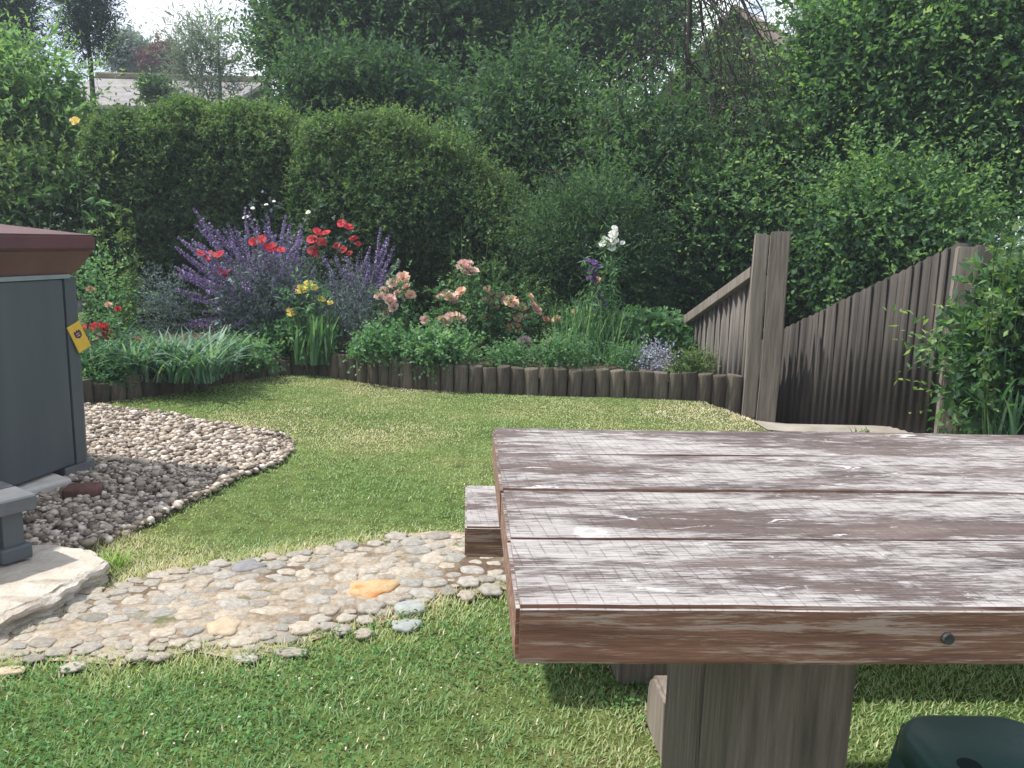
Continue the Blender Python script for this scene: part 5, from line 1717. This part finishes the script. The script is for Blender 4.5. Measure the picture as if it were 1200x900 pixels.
def lavender(name, label, px, depth, tips, seed, n_parts, foliage_px, nfol):
    rng = np.random.default_rng(seed); b_ = base_pt(px, depth)
    root = empty(name, b_, label, 'lavender')
    stuffV, stuffF, stuffA, off = [], [], [], 0
    for k, (x, y, dd) in enumerate(tips):
        tip = PD(x, y, depth + dd) - b_
        hub = PD(foliage_px[0] + (x - foliage_px[0]) * 0.25 + rng.normal(0, 10), foliage_px[1] + (y - foliage_px[1]) * 0.1 + 15, depth + dd * 0.7) - b_
        dirn = tip - hub
        L = min(dirn.length, rng.uniform(0.5, 0.75)); st_ = tip - dirn.normalized() * L
        o = bpy.data.objects.new('flower_spike', spikes[int(rng.integers(6))])
        aim(o, st_, tip, rng.uniform(.9, 1.2))
        if k < n_parts:
            link(o, root)
        else:
            M_ = Matrix.LocRotScale(o.location, o.rotation_euler, o.scale)
            me = o.data; co = np.empty(len(me.vertices) * 3, np.float32); me.vertices.foreach_get('co', co); co = co.reshape(-1, 3)[:]
            nv1 = 28
            co4 = co @ np.array(M_.to_3x3()).T + np.array(M_.translation)
            fl = [p.vertices[:] for p in me.polygons if len(p.vertices) == 3]
            at = [d_.value for d_ in me.attributes['v'].data][-len(fl):]
            stuffV.append(co4); stuffF.append(np.array(fl) + off); stuffA += at; off += len(co)
            bpy.data.objects.remove(o)
    if stuffV:
        s_o = mesh_np('flower_spikes', np.concatenate(stuffV), [np.concatenate(stuffF)], C_PUR, root, attr=stuffA)
        s_o['kind'] = 'stuff'
    # foliage
    c = np.array(PD(foliage_px[0], foliage_px[1], depth)); s_ = depth / F
    r = np.array([foliage_px[2] * s_, 0.45, foliage_px[3] * s_]); parts = []
    for cc, rr2 in lumps(c, r, 12, rng) + [(c, r * .9)]:
        o_, d_ = blob_shoots(cc, rr2, nfol // 13, rng, .3, .9)
        parts.append(sprays(o_, d_, 8, 0.2, .042, .008, rng, .6))
    A_ = cat(parts); kp = A_[0][:, 2] > BZ; A_ = [a_[kp] for a_ in A_]; A_[0] -= np.array(b_)
    build_leaves('foliage', *A_, L_LAV, root)
    return root


rng = np.random.default_rng(170)
tips = []
# outer spikes seen against the hedge, then the mass
for x, y in [(228, 246), (214, 276), (219, 282), (240, 258), (246, 268), (252, 262), (262, 270), (268, 262), (276, 268), (284, 245), (290, 262), (300, 250), (306, 262), (318, 252), (330, 254), (341, 262), (352, 268), (208, 312), (213, 320), (222, 322), (206, 338), (216, 345),
             (212, 380), (220, 384), (228, 376), (236, 362), (226, 385), (240, 385), (258, 384), (270, 372), (284, 376), (232, 330), (246, 338), (258, 335), (230, 292), (222, 300), (356, 282), (345, 300), (362, 310), (366, 330), (330, 280)]:
    tips.append((x, y, rng.normal(0, .12)))
while len(tips) < 175:
    x, y = rng.normal(288, 46), rng.normal(315, 36)
    if ((x - 288) / 90) ** 2 + ((y - 316) / 74) ** 2 < 1 and y < 392: tips.append((x, y, rng.uniform(-.42, .25)))
lavender('lavender_bush', 'big sprawling lavender bush with long purple flower spikes', 320, 6.95, tips, 171, 96, (320, 352, 88, 68), 2300)
tips2 = [(432, 300, 0), (440, 284, 0), (447, 305, 0), (460, 312, 0), (468, 318, -.05), (412, 300, .05), (404, 312, 0), (427, 312, -.1), (436, 345, -.15), (418, 340, -.15), (454, 330, -.1), (443, 266, 0), (450, 280, .05), (455, 276, 0), (462, 290, 0), (466, 304, 0), (458, 300, .1), (444, 300, 0), (436, 310, 0), (430, 290, 0), (425, 322, -.1), (449, 318, -.1), (440, 330, -.1), (414, 318, 0), (405, 330, 0), (420, 302, .1), (452, 296, 0), (388, 318, 0), (380, 300, .1), (396, 300, .1)]
lavender('lavender_bush', 'smaller grey green lavender bush with fewer spikes, right of the big one', 425, 6.95, tips2, 172, 30, (415, 368, 62, 58), 1500)

# ------------------------------------------------------------------ grass
def grass(name, label, n, xr, yr, hgt, wid, seed, mat, dens_fall=True):
    rng = np.random.default_rng(seed)
    x = rng.uniform(*xr, n); 
    y = yr[0] + (yr[1] - yr[0]) * rng.random(n) ** (1.0)
    keep = np.ones(n, bool)
    wob = lambda s: 0.05 * (fbm(x * 8, y * 8, s) - 0.5) * 2
    for poly, mrg in ((path_poly, 0.07), (gravel_poly, 0.02), (walk, 0.0)):
        ins = inside(x, y, poly); ed_ = edge_dist(x, y, poly)
        keep &= ~(ins & (ed_ > mrg * fbm(x * 9, y * 9, 5) * 2))
    keep &= ~inside(x, y, slab_poly)
    ep = np.array([(p.x, p.y) for p in reversed(edge_line)])
    keep &= y < np.interp(x, ep[:, 0], ep[:, 1]) - 0.05
    nn_ = (x - G0[0]) * CN_[0] + (y - G0[1]) * CN_[1]
    keep &= ~((nn_ > 0.0) & (y > 5.0))
    keep &= (np.abs(x) < 0.72 * y + 1.0)
    x, y = x[keep], y[keep]; n = len(x)
    dist = np.hypot(x, y)
    patch = fbm(x * 1.3 + 4, y * 1.3, 61); fine = fbm(x * 6, y * 6, 62)
    h = hgt * rng.uniform(.5, 1.25, n) * (0.65 + 0.8 * fine) * (1 + 0.9 * np.exp(-edge_dist(x, y, path_poly) / 0.04) + 0.8 * np.exp(-edge_dist(x, y, gravel_poly) / 0.04))
    a = rng.uniform(0, 6.283, n); lean = rng.uniform(.25, 1.1, n)
    d = np.stack([np.cos(a) * lean, np.sin(a) * lean, np.ones(n)], -1); d = unit(d)
    sd_ = np.stack([-np.sin(a), np.cos(a), np.zeros(n)], -1)
    w_ = wid * rng.uniform(.6, 1.3, n)
    p = np.stack([x, y, terrain(x, y) - 0.004], -1)
    mid = p + d * (h * .55)[:, None]; tip = mid + unit(d * [1.6, 1.6, .75]) * (h * .5)[:, None]
    V = np.stack([p - sd_ * w_[:, None] / 2, p + sd_ * w_[:, None] / 2, mid + sd_ * w_[:, None] * .4, mid - sd_ * w_[:, None] * .4, tip], 1).reshape(-1, 3)
    i = np.arange(n) * 5
    q = np.stack([i, i + 1, i + 2, i + 3], -1); tr = np.stack([i + 3, i + 2, i + 4], -1)
    # dry patches away from us and by the table, lush close by
    lush = np.clip((2.25 - y) / 0.5, 0, 1) * np.clip((0.55 - x) / 0.5, 0, 1)
    dry = np.clip((patch - 0.40) * 2.2 + 0.25 * (y > 3.6) * np.clip((y - 3.6) / 1.2, 0, 1) + 0.45 * np.exp(-((x - 0.0) ** 2 + (y - 2.35) ** 2) / 0.06) + 0.7 * np.exp(-((x - 0.28) ** 2 + (y - 1.72) ** 2) / 0.06), 0, 1)
    edge_dry = np.clip(1 - edge_dist(x, y, path_poly) / (0.05 + 0.25 * fine), 0, 1) * 0.75
    dry = dry * (1 - 0.6 * np.clip((x - 0.35) / 0.3, 0, 1) * (y < 2.6))
    val = np.clip(0.24 + 0.62 * np.maximum(dry * (1 - 0.75 * lush), edge_dry) + rng.normal(0, np.where(y > 2.9, .08, .12), n) - 0.16 * lush, 0, 1)
    val = np.where(rng.random(n) < np.where(y > 2.9, 0.012, 0.03), rng.uniform(.8, 1, n), val)
    me = mesh_np(name, V, [q, tr], mat, attr=np.concatenate([val, val]))
    tag(me, label, kind='stuff')
    return me


GRASS = leaf_mat('grass_blade', [(0.066, 0.130, 0.038), (0.114, 0.178, 0.056), (0.172, 0.215, 0.078), (0.245, 0.245, 0.115), (0.38, 0.33, 0.20)], 0.30, 0.7, 0.06, gain=2.15)
grass('near_grass', 'lush mown grass of the lawn closest to the table', 150000, (-2.2, 2.0), (1.0, 2.9), 0.021, 0.0036, 201, GRASS)
grass('far_grass', 'short yellowish mown grass of the lawn towards the flower bed', 230000, (-3.6, 3.6), (2.9, 6.7), 0.014, 0.0056, 202, GRASS)
# taller grass by the table foot, the fence and along the logs
rng = np.random.default_rng(210)

# clover-like broad leaves and fallen petals in the near lawn
CLO = leaf_mat('clover_leaf', [(0.03, 0.10, 0.02), (0.05, 0.15, 0.03), (0.08, 0.20, 0.045), (0.13, 0.25, 0.06)], 0.3, gain=1.2)
n = 7000
x = rng.uniform(-1.8, 0.5, n); y = rng.uniform(1.3, 2.3, n)
k = (fbm(x * 3, y * 3, 71) > 0.44) & ~inside(x, y, path_poly) & ~inside(x, y, slab_poly)
x, y = x[k], y[k]; n = len(x); a = rng.uniform(0, 6.283, n)
ax = np.stack([np.cos(a), np.sin(a), rng.uniform(0, .7, n)], -1)
nr = np.stack([rng.normal(0, .3, n), rng.normal(0, .3, n), np.ones(n)], -1)
o = build_leaves('clover', np.stack([x, y, terrain(x, y) + rng.uniform(.008, .028, n)], -1), ax, nr, rng.uniform(.008, .018, n), rng.uniform(.006, .011, n), rng.random(n), CLO, None)
tag(o, 'broad small leaves of clover in the nearest grass', kind='stuff')
PET = petal_mat('fallen_petal', (0.55, 0.50, 0.42), (0.75, 0.72, 0.66))
xy = [P(rng.uniform(150, 640), rng.uniform(775, 895)) for _ in range(34)] + [P(562, 774), P(680, 828)]
pos = np.array([[p.x, p.y, gz(p.x, p.y) + .03] for p in xy]); n = len(pos)
o = build_leaves('fallen_petals', pos, rng.normal(size=(n, 3)) * [1, 1, .2], np.array([[0, 0, 1.]] * n) + rng.normal(0, .3, (n, 3)), rng.uniform(.005, .012, n), rng.uniform(.004, .008, n), rng.random(n), PET, None)
tag(o, 'tiny pale fallen petals scattered in the near grass', kind='stuff')

strap_clump('weed_tuft', 'small bright green weed at the foot of the sloping fence', 1020, 4.95, 1012, 1030, 490, 26, 155, L_LIME, (0.04, 0.09), 0.012, 0.02, 0.8).location.z = 0.0
strap_clump('grass_tuft', 'tuft of longer grass between the stone slab and the path', 115, 2.62, 104, 132, 680, 120, 156, leaf_mat('tuft_blade', [(0.05, 0.12, 0.02), (0.09, 0.18, 0.035), (0.15, 0.22, 0.05), (0.25, 0.27, 0.08)], 0.3), (0.05, 0.10), 0.005, 0.05, 0.8).location.z = 0.0

# ------------------------------------------------------------------ thin summer haze
bm = bmesh.new()
box(bm, (-45, -8, -4), (45, 60, 16))
HZ = bpy.data.materials.new('haze'); HZ.use_nodes = True
nt = HZ.node_tree
nt.nodes.remove(nt.nodes['Principled BSDF'])
pv = N(nt, 'ShaderNodeVolumePrincipled')
pv.inputs['Color'].default_value = (0.80, 0.90, 1.0, 1)
pv.inputs['Density'].default_value = 0.0028
pv.inputs['Anisotropy'].default_value = 0.2
nt.links.new(pv.outputs[0], nt.nodes['Material Output'].inputs['Volume'])
tag(obj_bm('haze', bm, HZ), 'thin pale haze in the air over the whole garden', kind='stuff')
